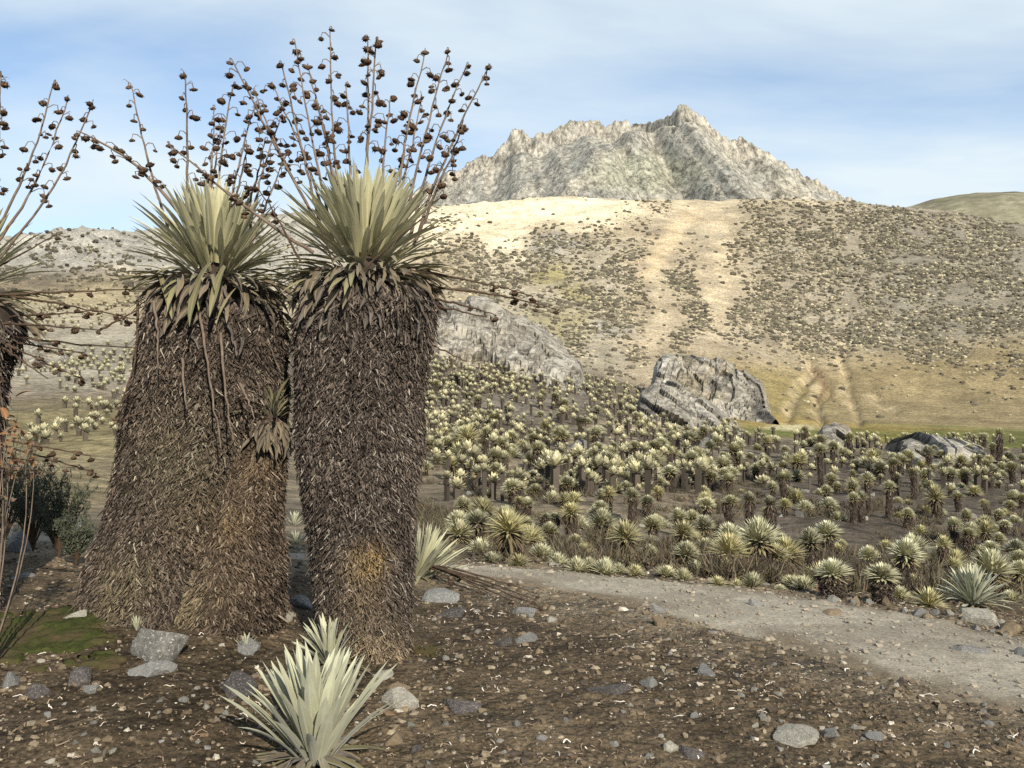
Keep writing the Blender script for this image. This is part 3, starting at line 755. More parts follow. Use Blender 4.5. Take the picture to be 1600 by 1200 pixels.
# --- tall plant with the narrow foot, nearest the track
def build_right_giant():
    Y0 = 5.3; rr = np.random.default_rng(11)
    x0 = (585 - 800) / FPX * Y0; z0 = z_at(x0, Y0)
    root = thing('tall_rosette_plant', 'tall rosette plant with straight shaggy trunk narrowing to its foot, beside the small silvery rosettes', 'plant', (x0, Y0, z0), 'giant rosette plants')
    L = lambda px, py, dy=0.: loc3(px, py, Y0 + dy) - np.array((x0, Y0, z0))
    rowspec = [(1052, 565, 645), (1000, 512, 643), (950, 495, 644), (900, 483, 646), (800, 476, 650), (700, 466, 660), (600, 457, 665), (500, 457, 677), (455, 468, 682), (440, 505, 645), (395, 548, 592)]
    zs = [L(0, r_[0])[2] for r_ in rowspec]; cx = [L((r_[1] + r_[2]) / 2, 600)[0] for r_ in rowspec]; ra = [(r_[2] - r_[1]) / 2 / FPX * Y0 - .035 for r_ in rowspec]
    f = trunk_surface(zs, cx, [0.10 * (1 - k / 10) for k in range(11)], ra, zs[-1])
    obj('trunk', trunk_core(f, -.05, zs[-1]), M_CORE, root)
    fr = -math.pi / 2
    warm = [(fr + .05, L(0, 872)[2], .10, (.22, .16, .085), .42), (fr + .15, L(0, 920)[2], .11, (.2, .145, .08), .38), (fr + .35, L(0, 860)[2], .09, (.30, .2, .08), .6), (fr + .1, L(0, 1010)[2], .22, (.22, .165, .10), .6), (fr + .5, L(0, 1035)[2], .15, (.26, .20, .13), .7)]
    V, Q, C = stub_strips(f, -.02, zs[-3] + .03, 36000, rr, .88, (1, 1, 1), warm, az=(math.pi * .8, math.pi * 2.2))
    st = obj('dead_leaf_thatch', np_mesh('dead_leaf_thatch', V, Q, C, False), M_STUB, root); st['kind'] = 'stuff'
    c = L(570, 392, .02)
    rosette(root, c, rr, s=1.0, R=.34)
    tips = [(515, 42, 535, 330, 14, .25), (460, 62, 520, 330, 13, .2), (440, 98, 505, 330, 8, -.1), (574, 55, 570, 310, 13, .1), (587, 58, 560, 300, 12, -.2), (665, 78, 615, 320, 11, .3), (702, 76, 630, 320, 13, 0), (730, 98, 640, 330, 12, .2), (765, 102, 645, 340, 13, -.1), (725, 195, 650, 330, 12, -.3), (540, 130, 545, 310, 9, .4), (610, 150, 590, 300, 9, .5), (660, 150, 610, 310, 8, .5), (362, 92, 510, 330, 15, -.25), (395, 140, 515, 340, 14, .3), (425, 130, 520, 330, 14, .5), (480, 100, 530, 320, 11, .5), (640, 185, 600, 310, 7, .5), (495, 160, 540, 320, 10, -.3)]
    for (tx, ty, bx, by, nh, dy) in tips:
        flower_stalk(root, L(bx, by + 45, dy * .2), L(tx, ty, dy), rr, nh, .40, .0085, .05, side_bend=(rr.uniform(-.5, .5), rr.uniform(-.5, .5), .2))
    flower_stalk(root, L(490, 395, -.25), L(262, 222, -.45), rr, 9, .35, .0095, .05, side_bend=(0, 0, -.6))
    for (bx, by, tx, ty, nh, sg) in ((690, 452, 865, 482, 6, .5), (680, 428, 830, 462, 4, .4), (692, 468, 775, 492, 2, .5), (690, 480, 760, 496, 0, .3), (668, 530, 730, 565, 0, .5), (680, 510, 690, 540, 0, .3)):
        flower_stalk(root, L(bx - 40, by - 6, -.05), L(tx, ty, -.1), rr, nh, .65, .0075, .05, M_STALK_DARK, True, 0., (0, 0, sg))
    for (bx, by, tx, ty) in ((560, 430, 660, 340), (470, 410, 400, 290), (530, 440, 500, 360)):
        flower_stalk(root, L(bx, by, -.3), L(tx, ty, -.42), rr, 0, .65, .006, .06, M_STALK_DARK, True, 0., (.2, 0, .4))
build_right_giant()

# --- the broad pair-trunked plant
def build_left_giant():
    Y0 = 5.5; rr = np.random.default_rng(12)
    x0 = (300 - 800) / FPX * Y0; z0 = z_at(x0, Y0)
    root = thing('tall_rosette_plant', 'broad rosette plant with wide flaring trunk and small side rosette', 'plant', (x0, Y0, z0), 'giant rosette plants')
    L = lambda px, py, dy=0.: loc3(px, py, Y0 + dy) - np.array((x0, Y0, z0))
    rows = [(985, 98, 402), (940, 104, 400), (900, 114, 402), (850, 132, 402), (800, 150, 408), (750, 166, 412), (700, 180, 420), (600, 203, 438), (520, 222, 440), (480, 234, 432), (458, 275, 395), (408, 315, 355)]
    zs = [L(0, r_[0])[2] for r_ in rows]; cx = [L((r_[1] + r_[2]) / 2, 600)[0] for r_ in rows]; ra = [(r_[2] - r_[1]) / 2 / FPX * Y0 - .018 for r_ in rows]
    cy = [.28, .28, .27, .26, .24, .22, .2, .12, .06, .03, 0, 0]
    f = trunk_surface(zs, cx, cy, ra, zs[-1])
    obj('trunk', trunk_core(f, -.12, zs[-1]), M_CORE, root)
    fr = -math.pi / 2
    V, Q, C = stub_strips(f, -.08, zs[-3] + .03, 45000, rr, .93, (1.0, .97, .93), [(fr - .3, L(0, 905)[2], .2, (.17, .145, .09), .6), (fr + .5, L(0, 800)[2], .2, (.17, .13, .075), .4), (fr, L(0, 700)[2], .3, (.13, .115, .075), .5)], az=(math.pi * .75, math.pi * 2.25))
    st = obj('dead_leaf_thatch', np_mesh('dead_leaf_thatch', V, Q, C, False), M_STUB, root); st['kind'] = 'stuff'
    # the fused side stem
    rows = [(990, 258, 440), (940, 268, 442), (900, 285, 444), (850, 305, 445), (800, 322, 445), (750, 342, 446), (700, 366, 447), (665, 385, 446), (648, 400, 440)]
    zb = [L(0, r_[0])[2] for r_ in rows]; cx = [L((r_[1] + r_[2]) / 2, 600)[0] for r_ in rows]; ra = [(r_[2] - r_[1]) / 2 / FPX * Y0 * .97 - .018 for r_ in rows]
    g = trunk_surface(zb, cx, [-.02, -.02, -.01, 0, 0, 0, -.02, -.04, -.05], ra, zb[-1])
    sb = obj('side_stem', trunk_core(g, -.14, zb[-1], 30, 26), M_CORE, root)
    V, Q, C = stub_strips(g, -.08, zb[-1], 17000, rr, .9, (1.0, .94, .87), [(fr - .1, L(0, 808)[2], .12, (.22, .16, .085), .45), (fr + .2, L(0, 720)[2], .16, (.2, .15, .09), .4), (fr - .7, L(0, 930)[2], .14, (.28, .25, .15), .6), (fr, L(0, 900)[2], .25, (.15, .115, .075), .4)])
    st = obj('dead_leaf_thatch', np_mesh('dead_leaf_thatch', V, Q, C, False), M_STUB, root); st['kind'] = 'stuff'
    # small side rosette on that stem
    c = L(428, 640, -.10)
    for i in range(34):
        k = i / 34; az = i * 2.4 + rr.normal(0, .2); th = .15 + .95 * k
        me = LV_OLD[int(rr.integers(6))]  # dark old-leaf material puts the tuft's part shade into its colour
        obj('leaf', me, None, root, tuple(c + np.array((.05 * math.cos(az) * k, .05 * math.sin(az) * k, -.05 * k))), (0, th, az), rr.uniform(.38, .68))
    for i in range(26):
        az = -math.pi / 2 + rr.normal(0, .9)
        obj('dead_leaf', LV_DRY[int(rr.integers(6))], None, root, tuple(c + np.array((.07 * math.cos(az), .07 * math.sin(az), -.07 - .08 * rr.uniform()))), (rr.normal(0, .3), rr.uniform(1.7, 2.6), az), rr.uniform(.45, .7))
    c = L(335, 408, .0)
    rosette(root, c, rr, n_up=150, n_out=42, n_old=80, n_dry=150, n_grey=130, s=.98, R=.33)
    # long pale dead leaves hanging down the front
    for (px, py, ln) in ((330, 410, 1.15), (352, 415, 1.0), (290, 425, .8), (250, 430, .8), (395, 430, .8), (310, 430, .7)):
        o = obj('dead_leaf', LV_OLD[int(rr.integers(6))], None, root, tuple(L(px, py, -.26)), (rr.normal(0, .2), 2.15, fr + rr.normal(0, .35)), (ln, ln * 1.2, ln))
    tips = [(205, 130, 270, 320, 10, .1), (290, 115, 290, 310, 10, -.2), (335, 165, 320, 310, 10, .3), (365, 130, 335, 310, 12, .1), (400, 160, 350, 320, 12, .3), (415, 215, 370, 320, 9, -.2), (440, 180, 385, 330, 9, .4), (450, 235, 390, 330, 8, .1), (345, 195, 310, 310, 8, .5), (385, 230, 350, 320, 9, -.3)]
    for (tx, ty, bx, by, nh, dy) in tips:
        flower_stalk(root, L(bx, by + 60, dy * .2), L(tx, ty, dy), rr, nh, .36, .0085, .06, side_bend=(rr.uniform(-.5, .5), rr.uniform(-.5, .5), .2))
    flower_stalk(root, L(278, 330, -.1), L(124, 205, -.2), rr, 13, .32, .010, .09, side_bend=(.3, 0, .8))
    for (bx, by, tx, ty) in ((240, 470, 247, 575), (285, 560, 292, 640), (345, 520, 365, 690), (310, 480, 345, 700), (375, 600, 398, 655)):
        flower_stalk(root, L(bx, by, -.36), L(tx, ty, -.42), rr, 0, .9, .008, .03, M_STALK, True)
    flower_stalk(root, L(215, 470, -.1), L(183, 650, -.3), rr, 2, .8, .007, .04, M_STALK_DARK, True)
    flower_stalk(root, L(225, 640, -.2), L(170, 668, -.2), rr, 0, .8, .006, .04, M_STALK_DARK, True)
build_left_giant()

# --- the plant cut by the edge of the picture
def build_edge_giant():
    Y0 = 5.6; rr = np.random.default_rng(13)
    x0 = (-62 - 800) / FPX * Y0; z0 = z_at(x0, Y0)
    root = thing('tall_rosette_plant', 'dark rosette plant cut by the picture edge, dead stalks sticking out sideways', 'plant', (x0, Y0, z0), 'giant rosette plants')
    L = lambda px, py, dy=0.: loc3(px, py, Y0 + dy) - np.array((x0, Y0, z0))
    zs = [-.1, .4, 1.0, 1.6, L(0, 500)[2], L(0, 455)[2]]; ra = [.17, .18, .20, .27, .33, .22]
    f = trunk_surface(zs, [0] * 6, [0] * 6, ra, zs[-1])
    obj('trunk', trunk_core(f, -.1, zs[-1]), M_CORE, root)
    V, Q, C = stub_strips(f, -.05, zs[-2], 12000, rr)
    st = obj('dead_leaf_thatch', np_mesh('dead_leaf_thatch', V, Q, C, False), M_STUB, root); st['kind'] = 'stuff'
    rosette(root, L(-62, 430), rr, 60, 34, 34, 40, 40, .98, .32)
    for (tx, ty, bx, by, nh, dy) in ((85, 125, -25, 345, 12, 0), (107, 150, -20, 360, 11, .2), (143, 165, -10, 372, 11, -.1), (2, 112, -45, 340, 10, .1), (-30, 90, -60, 340, 8, 0), (4, 175, -50, 340, 7, .3)):
        flower_stalk(root, L(bx, by + 40), L(tx, ty, dy), rr, nh, .42, .0085, .07, side_bend=(.6, 0, -.5))
    for (bx, by, tx, ty, nh, sg) in ((-20, 462, 232, 452, 4, .1), (-20, 458, 216, 500, 8, .3), (-30, 500, 140, 487, 5, .2), (-30, 505, 150, 515, 6, .2), (-20, 520, 225, 545, 2, -.3), (-20, 530, 130, 552, 5, .2), (-20, 525, 125, 592, 7, .1), (0, 540, 75, 592, 0, .1), (-40, 440, 85, 368, 1, .2), (-20, 682, 140, 712, 6, .1), (-20, 690, 150, 740, 7, .2), (-30, 712, 60, 720, 0, .1), (-30, 725, 85, 740, 0, .1), (150, 520, 225, 478, 4, .1)):
        flower_stalk(root, L(bx, by, rr.uniform(-.2, .1)), L(tx, ty, rr.uniform(-.3, .1)), rr, nh, .45, .0075, .04, M_STALK_DARK, True, 0., (0, 0, sg))
build_edge_giant()
# ------------------------------------------------------------------ rosette plants of the middle distance
def small_leaf_bag(b, n, rad, L, W, rr, th0, th1, z0, dz, c0, c1, dome=1.15):
    """n simple two-bend leaves of a distant crown"""
    for i in range(n):
        k = (i + .5) / n; az = i * 2.399963 + rr.normal(0, .1); th = th0 + (th1 - th0) * k ** dome + rr.normal(0, .05)
        l = L * rr.uniform(.85, 1.1); o = np.array((math.cos(az), math.sin(az), 0)); s = np.array((-math.sin(az), math.cos(az), 0)); u = np.array((0, 0, 1.))
        p = o * rad * k + u * (z0 + dz * k)
        d1 = o * math.sin(th) + u * math.cos(th); d2 = o * math.sin(th + .3) + u * math.cos(th + .3)
        nrm = np.cross(s, d1)
        a = p + d1 * l * .5; t = a + d2 * l * .5; w = W * .5
        v = np.array([p - s * w * .5, p + s * w * .5, a - s * w + nrm * w * .3, a, a + s * w + nrm * w * .3, t])
        f = rr.uniform(.8, 1.15); c = (np.array(c0) * (1 - k) + np.array(c1) * k) * f
        b.add(v, None, c, np.array([[0, 3, 2], [0, 1, 3], [1, 4, 3], [2, 3, 5], [3, 4, 5]]))

def crown_mesh(seed, style):
    rr = np.random.default_rng(seed); b = Bag()
    if style == 'dome':          # pale half ball, crown about 1 m across
        small_leaf_bag(b, 170, .16, .42, .085, rr, .05, 1.35, .10, -.12, (.51, .495, .355), (.33, .315, .205))
        small_leaf_bag(b, 40, .20, .34, .06, rr, 1.3, 1.9, -.03, -.10, (.27, .24, .12), (.17, .14, .08))
    elif style == 'spread':      # open rosette on the ground
        small_leaf_bag(b, 120, .12, .52, .075, rr, .05, 1.2, .04, -.03, (.50, .485, .345), (.34, .325, .21))
        small_leaf_bag(b, 26, .12, .45, .05, rr, 1.25, 1.6, .02, -.02, (.22, .20, .11), (.15, .13, .07))
    elif style == 'spiky':       # yellowish open tuft with dry skirt
        small_leaf_bag(b, 120, .10, .50, .065, rr, .1, 1.5, .06, -.08, (.47, .435, .25), (.28, .25, .135))
        small_leaf_bag(b, 60, .16, .46, .04, rr, 1.4, 2.4, -.02, -.12, (.16, .13, .075), (.10, .08, .05))
    return b.mesh('crown', False)

def mtrunk_mesh(seed):
    """unit trunk: 1 m high, 0.36 m thick, shaggy with dead leaves"""
    rr = np.random.default_rng(seed); b = Bag()
    lean = rr.normal(0, .03)
    f = lambda z, a: (lean * z + (.155 + .03 * z) * (1 + .06 * np.sin(2 * a + seed)) * np.cos(a), (.155 + .03 * z) * np.sin(a), (.155 + .03 * z) + 0 * a)
    z = np.linspace(-.12, 1, 8)[:, None]; a = np.linspace(0, 2 * math.pi, 12, endpoint=False)[None, :]
    x, y, r = f(z + 0 * a, a + 0 * z)
    b.add(np.stack([x, y, z + 0 * a], -1).reshape(-1, 3) * np.array((.93, .93, 1)), grid_quads(8, 12, True), (.05, .038, .03))
    V, Q, C = stub_strips(f, -.05, 1.0, 620, rr, 2.1, (1.0, .95, .9))
    b.add(V, Q, C)
    return b.mesh('trunk', False)

def skirt_mesh(seed):
    rr = np.random.default_rng(seed); b = Bag()
    small_leaf_bag(b, 90, .19, .30, .045, rr, 1.7, 2.9, .02, -.22, (.14, .115, .07), (.085, .068, .05))
    return b.mesh('dead_leaves', False)

M_CROWN = mat_vcol('felt_crown', .7, ((5, .85, 1.12),), None, .25)
M_CROWN_V = mat_vcol('felt_crown_varied', .7, ((5, .85, 1.12),), None, .25, .32)
CROWN = {k: [crown_mesh(400 + i * 7 + j, k) for j in range(4)] for i, k in enumerate(('dome', 'spread', 'spiky'))}
MTRUNK = [mtrunk_mesh(450 + i) for i in range(4)]
SKIRT = [skirt_mesh(470 + i) for i in range(3)]
for ms in CROWN.values():
    for me in ms: me.materials.append(M_CROWN_V)
for me in MTRUNK + SKIRT: me.materials.append(M_STUB)

ORD = ['first', 'second', 'third', 'fourth', 'fifth', 'sixth', 'seventh', 'eighth', 'ninth', 'tenth', 'eleventh', 'twelfth', 'thirteenth', 'fourteenth', 'fifteenth', 'sixteenth', 'seventeenth', 'eighteenth', 'nineteenth', 'twentieth',
       'twenty-first', 'twenty-second', 'twenty-third', 'twenty-fourth', 'twenty-fifth', 'twenty-sixth', 'twenty-seventh', 'twenty-eighth', 'twenty-ninth', 'thirtieth', 'thirty-first', 'thirty-second', 'thirty-third', 'thirty-fourth', 'thirty-fifth', 'thirty-sixth', 'thirty-seventh', 'thirty-eighth', 'thirty-ninth', 'fortieth']

# (x, y of the crown, crown width, trunk length) as seen in the photograph
Z4 = [(50, 360, 70, 30), (110, 320, 62, 20), (150, 322, 60, 20), (275, 200, 100, 170), (340, 315, 55, 20), (360, 190, 85, 95), (465, 310, 75, 50), (400, 365, 75, 110), (510, 455, 95, 80), (600, 320, 75, 30), (645, 300, 52, 20), (605, 405, 75, 25), (715, 450, 75, 40), (785, 440, 82, 50), (580, 550, 85, 40), (555, 505, 52, 20), (920, 380, 75, 40), (780, 335, 52, 30), (920, 300, 75, 45), (1060, 365, 72, 30), (1125, 330, 72, 40), (1200, 405, 72, 40), (1245, 340, 85, 70), (1325, 380, 85, 90), (1420, 280, 52, 30), (1470, 350, 72, 40), (1535, 405, 72, 65), (1390, 340, 62, 30), (1265, 495, 62, 30), (1200, 535, 92, 50), (1125, 505, 82, 130), (1000, 500, 82, 85), (955, 565, 82, 65), (815, 590, 105, 125), (720, 620, 64, 90), (675, 620, 64, 40), (570, 650, 64, 65), (690, 690, 100, 30), (825, 740, 72, 20), (1100, 715, 145, 75), (1230, 655, 100, 65), (1005, 670, 72, 30), (1380, 620, 92, 85), (1440, 620, 74, 70), (1510, 540, 84, 40), (1420, 710, 95, 30), (1400, 800, 130, 40),
      (240, 605, 50, 20), (760, 200, 70, 60), (610, 205, 70, 40), (500, 200, 60, 50), (1130, 245, 60, 70), (930, 180, 70, 60), (1030, 250, 50, 30), (860, 120, 60, 70), (670, 150, 70, 60), (410, 100, 60, 60), (130, 190, 80, 30), (170, 235, 80, 30), (760, 270, 60, 30), (1270, 240, 60, 30)]
Z5 = [(30, 330, 72, 30), (130, 340, 75, 65), (155, 445, 92, 180), (225, 440, 72, 185), (335, 460, 75, 155), (405, 470, 75, 40), (405, 335, 64, 115), (270, 295, 64, 45), (300, 240, 52, 30), (35, 265, 44, 30), (100, 220, 40, 30), (410, 195, 52, 40), (585, 190, 72, 180), (640, 180, 64, 85), (740, 135, 48, 100), (755, 265, 52, 40), (745, 320, 52, 30), (640, 340, 64, 40), (615, 400, 64, 40), (665, 380, 52, 30), (735, 380, 64, 30), (745, 435, 64, 115), (795, 435, 64, 115), (825, 340, 64, 160), (920, 380, 75, 145), (965, 260, 64, 155), (1050, 310, 64, 115), (1090, 280, 52, 40), (1105, 320, 64, 40), (1125, 370, 52, 30), (1165, 430, 95, 90), (1275, 430, 64, 65), (1305, 320, 72, 45), (1225, 250, 62, 30), (1190, 220, 62, 30), (1425, 250, 52, 30), (1475, 115, 52, 155), (1525, 230, 62, 30), (1545, 280, 64, 75), (1585, 440, 64, 40), (1530, 470, 64, 30), (1475, 515, 64, 40), (1500, 565, 64, 40), (1410, 600, 95, 95), (1310, 610, 75, 120), (1255, 565, 85, 85), (1440, 680, 75, 85), (1475, 640, 64, 40), (1015, 515, 56, 60), (1195, 670, 85, 110), (1240, 775, 75, 65), (620, 600, 135, 85), (690, 670, 54, 20), (345, 710, 130, 75), (160, 735, 95, 55), (110, 785, 75, 20), (645, 800, 165, 90), (890, 810, 160, 105), (1030, 750, 115, 95), (585, 150, 75, 40), (2, 465, 84, 125), (700, 210, 60, 40), (880, 290, 40, 30), (1140, 290, 44, 30), (860, 215, 50, 40), (320, 160, 50, 60), (180, 180, 60, 40), (60, 150, 50, 40), (1330, 190, 50, 40), (1600, 240, 60, 60), (1560, 680, 90, 90), (1580, 800, 110, 60)]
SLOPE = [(650 + a / 3.333, 620 + b / 3.333, c / 3.333, d / 3.333) for a, b, c, d in Z4] + [(1100 + a / 3.2, 640 + b / 3.2, c / 3.2, d / 3.2) for a, b, c, d in Z5]
EDGE = [(650 + a / 3.333, 620 + b / 3.333, c / 3.333) for a, b, c in [(180, 805, 85), (335, 770, 115), (395, 825, 100), (535, 835, 115), (650, 780, 140), (745, 845, 95), (845, 865, 115), (910, 870, 80), (985, 885, 115), (1060, 890, 80), (1140, 895, 95), (1300, 895, 115), (1392, 925, 85), (1465, 895, 105)]] \
     + [(1100 + a / 3.2, 640 + b / 3.2, c / 3.2) for a, b, c in [(70, 850, 95), (170, 868, 72), (245, 845, 105), (380, 880, 50), (440, 845, 100), (500, 862, 105), (975, 897, 115), (1125, 925, 145), (1540, 925, 95)]]

taken = []
def mid_plant(px, py, w, tr, style, name, label, group, rr, parts=True):
    base = py + w * (.30 if tr > 0 else .38) + tr
    p = hit(px, base, 6.0)
    s = w * p.y / FPX; h = tr * p.y / FPX
    taken.append((p.x, p.y, s * .5))
    rz = rr.uniform(0, 6.28); k = int(rr.integers(4))
    root = thing(name, label, 'plant', p, group, rot=(rr.normal(0, .06), rr.normal(0, .08), 0))
    cs = s / .82 * rr.uniform(.88, 1.12)
    if tr > 6:
        tw = max(.44 * s, .16) / .36 * rr.uniform(.75, 1.2)
        obj('trunk', MTRUNK[k], None, root, (0, 0, 0), (rr.normal(0, .05), rr.normal(0, .05), rz), (tw, tw, h + .12 * s))
        obj('dead_leaves', SKIRT[k % 3], None, root, (0, 0, h + .12 * s), (0, 0, rz), cs * .72)
    obj('crown', CROWN[style][k], None, root, (0, 0, h + (.15 * s if tr else .0)), (rr.normal(0, .08), rr.normal(0, .08), rz), (cs, cs, cs * (.85 if style == 'dome' else 1) * rr.uniform(.8, 1.2)))
    return root

def scatter(rr, n, x0, x1, y0, y1, dens, dmin=1.8):
    """points on the land, uniform over the sight rectangle, kept by dens(px, py)"""
    px = rr.uniform(x0, x1, n); py = rr.uniform(y0, y1, n)
    keep = rr.uniform(size=n) < dens(px, py); px = px[keep]; py = py[keep]
    D = _DS[_DS >= dmin][::2]
    X = (px[:, None] - 800) / FPX * D[None, :]
    out = []
    for i in range(0, len(px), 500):
        Xi = X[i:i + 500]; Zi = z_smooth(Xi, np.broadcast_to(D, Xi.shape)); rows = py_of(Zi, D[None, :])
        ok = rows <= py[i:i + 500, None]; k = np.argmax(ok, 1); good = ok.any(1); r = np.arange(len(k))
        jit = 1 + rr.uniform(-.012, .012, len(k)); xj, yj = Xi[r, k] * jit, D[k] * jit
        out.append(np.stack([xj, yj, terrain_z(xj, yj)], -1)[good])
    return np.vstack(out) if out else np.zeros((0, 3))

def build_mid():
    rr = np.random.default_rng(21)
    tall = sorted([q for q in SLOPE if q[3] >= 26], key=lambda q: q[0]); low = sorted([q for q in SLOPE if q[3] < 26], key=lambda q: q[0])
    for side in ('grassy knoll side', 'dark bare slope side'):
        for i, q in enumerate([q for q in tall if (q[0] < 1130) == (side[0] == 'g')]):
            mid_plant(*q, 'dome' if rr.uniform() < .75 else 'spiky', 'rosette_plant', 'tall-trunked rosette plant beyond the track, %s, %s of these from left' % (side, ORD[i]), 'tall plants beyond the track', rr)
    # low ones: told apart by their row and their order along it
    rows = {}
    for q in low:
        rw = 'lowest band just above the track edge' if q[1] > 800 else 'middle band of the slope' if q[1] > 745 else 'upper band of the slope' if q[1] > 700 else 'top band near the crest'
        rw = ('knoll ' if q[0] < 1130 else 'dark slope ') + rw.replace(' of the slope', '')
        rows.setdefault(rw, []).append(q)
    for rw, qs in rows.items():
        for i, q in enumerate(qs):
            mid_plant(*q, 'dome' if rr.uniform() < .8 else 'spiky', 'rosette_plant', 'squat pale rosette plant, %s, %s from left' % (rw, ORD[i]), 'squat plants on the slope', rr)
    for i, q in enumerate(sorted(EDGE)):
        mid_plant(q[0], q[1], q[2], 0, 'spread' if rr.uniform() < .7 else 'spiky', 'ground_rosette', 'silvery ground rosette at the far edge of the track, %s from left' % ORD[i], 'rosettes lining the track', rr)
    # the bank packed with plants down to the track
    def bank_(px, py): return np.clip(.75 + .5 * vnoise(px * .01, py * .03, 515), 0, 1) * (py < 868 + (px - 690) * .085)
    bank = []
    for q in scatter(rr, 1500, 690, 1610, 760, 930, bank_, 8):
        if len(bank) >= 115: break
        s = rr.uniform(.17, .36) * (1 + q[1] / 50)
        if road_amt(q[0:1], q[1:2])[0] > .02 or any((q[0] - a) ** 2 + (q[1] - b) ** 2 < (.62 * (s * .5 + c)) ** 2 for a, b, c in taken): continue
        taken.append((q[0], q[1], s * .5)); bank.append((px_of(q[0], q[1]), py_of(q[2], q[1]), tuple(q), s))
    BL = ((760, 'by the leaning olive rosette'), (850, 'by the yellow mossy patch'), (950, 'below the knoll'), (1050, 'where the track begins to bend'), (1150, 'below the paired tall trunks'), (1260, 'in the middle of the bank'), (1370, 'below the bare dark slope'), (1480, 'left of the widest rosette'), (9999, 'around the widest rosette'))
    bz = {}
    for f in bank: bz.setdefault((next(t for x, t in BL if f[0] < x), 'upper' if f[1] < 800 else 'middle' if f[1] < 845 else 'lower'), []).append(f)
    for (z, rw), fs in bz.items():
        for i, (px, py, p, s) in enumerate(sorted(fs)):
            k = int(rr.integers(4)); h = rr.uniform(.05, .35) * (rr.uniform() < .5); cs = s / .85; rz = rr.uniform(0, 6.28)
            root = thing('ground_rosette', 'low rosette on the bank %s, %s row, %s from left' % (z, rw, ORD[i]), 'plant', p, 'low rosettes packing the bank', rot=(rr.normal(0, .1), rr.normal(0, .1), 0))
            if h > .05: obj('trunk', MTRUNK[k], None, root, (0, 0, 0), (0, 0, rz), (.42 * s / .36, .42 * s / .36, h)); obj('dead_leaves', SKIRT[k % 3], None, root, (0, 0, h), (0, 0, rz), cs * .7)
            st = ('spiky', 'dome', 'dome')[int(rr.integers(3))]
            obj('crown', CROWN[st][k], None, root, (0, 0, h), (0, 0, rz), (cs, cs, cs * rr.uniform(.8, 1.1)))
    # fill: the knoll behind and the flats on the left
    fill = []
    def ok_(px, py): return np.where((px > 1000) & (py < 668), 0., 1.) * np.where((px > 1150) & (py < 690), 0., 1.)
    for q in scatter(rr, 2200, 655, 1600, 612, 770, ok_, 9):
        if len(fill) >= 160: break
        if q[1] > 85: continue
        s = rr.uniform(.42, .75)
        if any((q[0] - a) ** 2 + (q[1] - b) ** 2 < (.75 * (s * .5 + c)) ** 2 for a, b, c in taken): continue
        taken.append((q[0], q[1], s * .5)); fill.append((px_of(q[0], q[1]), py_of(q[2], q[1]), tuple(q), s))
    LAND = ((720, 'right beside the straight trunk'), (800, 'under the high end of the rock slab'), (880, 'under the middle of the rock slab'), (960, 'under the low end of the rock slab'), (1060, 'left of the low pale outcrop'), (1160, 'under the low pale outcrop'),
            (1265, 'under the green meadow strip'), (1400, 'under the small brown outcrop'), (1510, 'under the crest outcrop'), (9999, 'near the picture edge'))
    zones = {}
    for f in fill:
        z = next(t for x, t in LAND if f[0] < x); rw = 'topmost' if f[1] < 650 else 'upper' if f[1] < 680 else 'middle' if f[1] < 712 else 'lower'
        zones.setdefault((z, rw), []).append(f)
    for (z, rw), fs in zones.items():
        for i, (px, py, p, s) in enumerate(sorted(fs)):
            h = rr.uniform(.1, .9) if rr.uniform() < .6 else .05; k = int(rr.integers(4)); rz = rr.uniform(0, 6.28); cs = s / .8
            root = thing('rosette_plant', 'small rosette plant %s, %s row, %s from left' % (z, rw, ORD[i]), 'plant', p, 'small plants crowding the knoll and crest', rot=(rr.normal(0, .06), rr.normal(0, .08), 0))
            if h > .08:
                tw = .42 * s / .36 * rr.uniform(.75, 1.2)
                obj('trunk', MTRUNK[k], None, root, (0, 0, 0), (0, 0, rz), (tw, tw, h))
            obj('crown', CROWN['dome' if rr.uniform() < .8 else 'spiky'][k], None, root, (0, 0, h), (0, 0, rz), (cs, cs, cs * rr.uniform(.7, 1.0)))
build_mid()

# ------------------------------------------------------------------ the mass of small far plants
def far_tuft(rr, lod):
    """simple dome tufts: (verts, tris, tone 0 dark trunk .. 1 pale top)"""
    V = []; T = []; C = []
    n = 7 if lod == 0 else 5
    # stem
    for k in range(4):
        a = k * math.pi / 2
        V += [(.19 * math.cos(a), .19 * math.sin(a), -.15), (.21 * math.cos(a), .21 * math.sin(a), 1)]; C += [0, 0]
    for k in range(4):
        a, b = 2 * k, (2 * k + 2) % 8; T += [(a, b, b + 1), (a, b + 1, a + 1)]
    # crown of crossed blades
    m = 28 if lod == 0 else 9
    for i in range(m):
        kk = (i + .5) / m; az = i * 2.4; th = .1 + 1.35 * kk
        l = .60 * rr.uniform(.85, 1.12); w = .125 if lod == 0 else .26
        o = np.array((math.cos(az), math.sin(az), 0)); s = np.array((-math.sin(az), math.cos(az), 0)); d = o * math.sin(th) + np.array((0, 0, math.cos(th)))
        p = np.array((0, 0, 1.02)); b0 = len(V)
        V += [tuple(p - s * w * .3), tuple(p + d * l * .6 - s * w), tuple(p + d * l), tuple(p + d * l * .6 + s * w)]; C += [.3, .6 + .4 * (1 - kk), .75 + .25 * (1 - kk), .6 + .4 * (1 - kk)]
        T += [(b0, b0 + 3, b0 + 2), (b0, b0 + 2, b0 + 1)]
    return np.array(V), np.array(T), np.array(C)

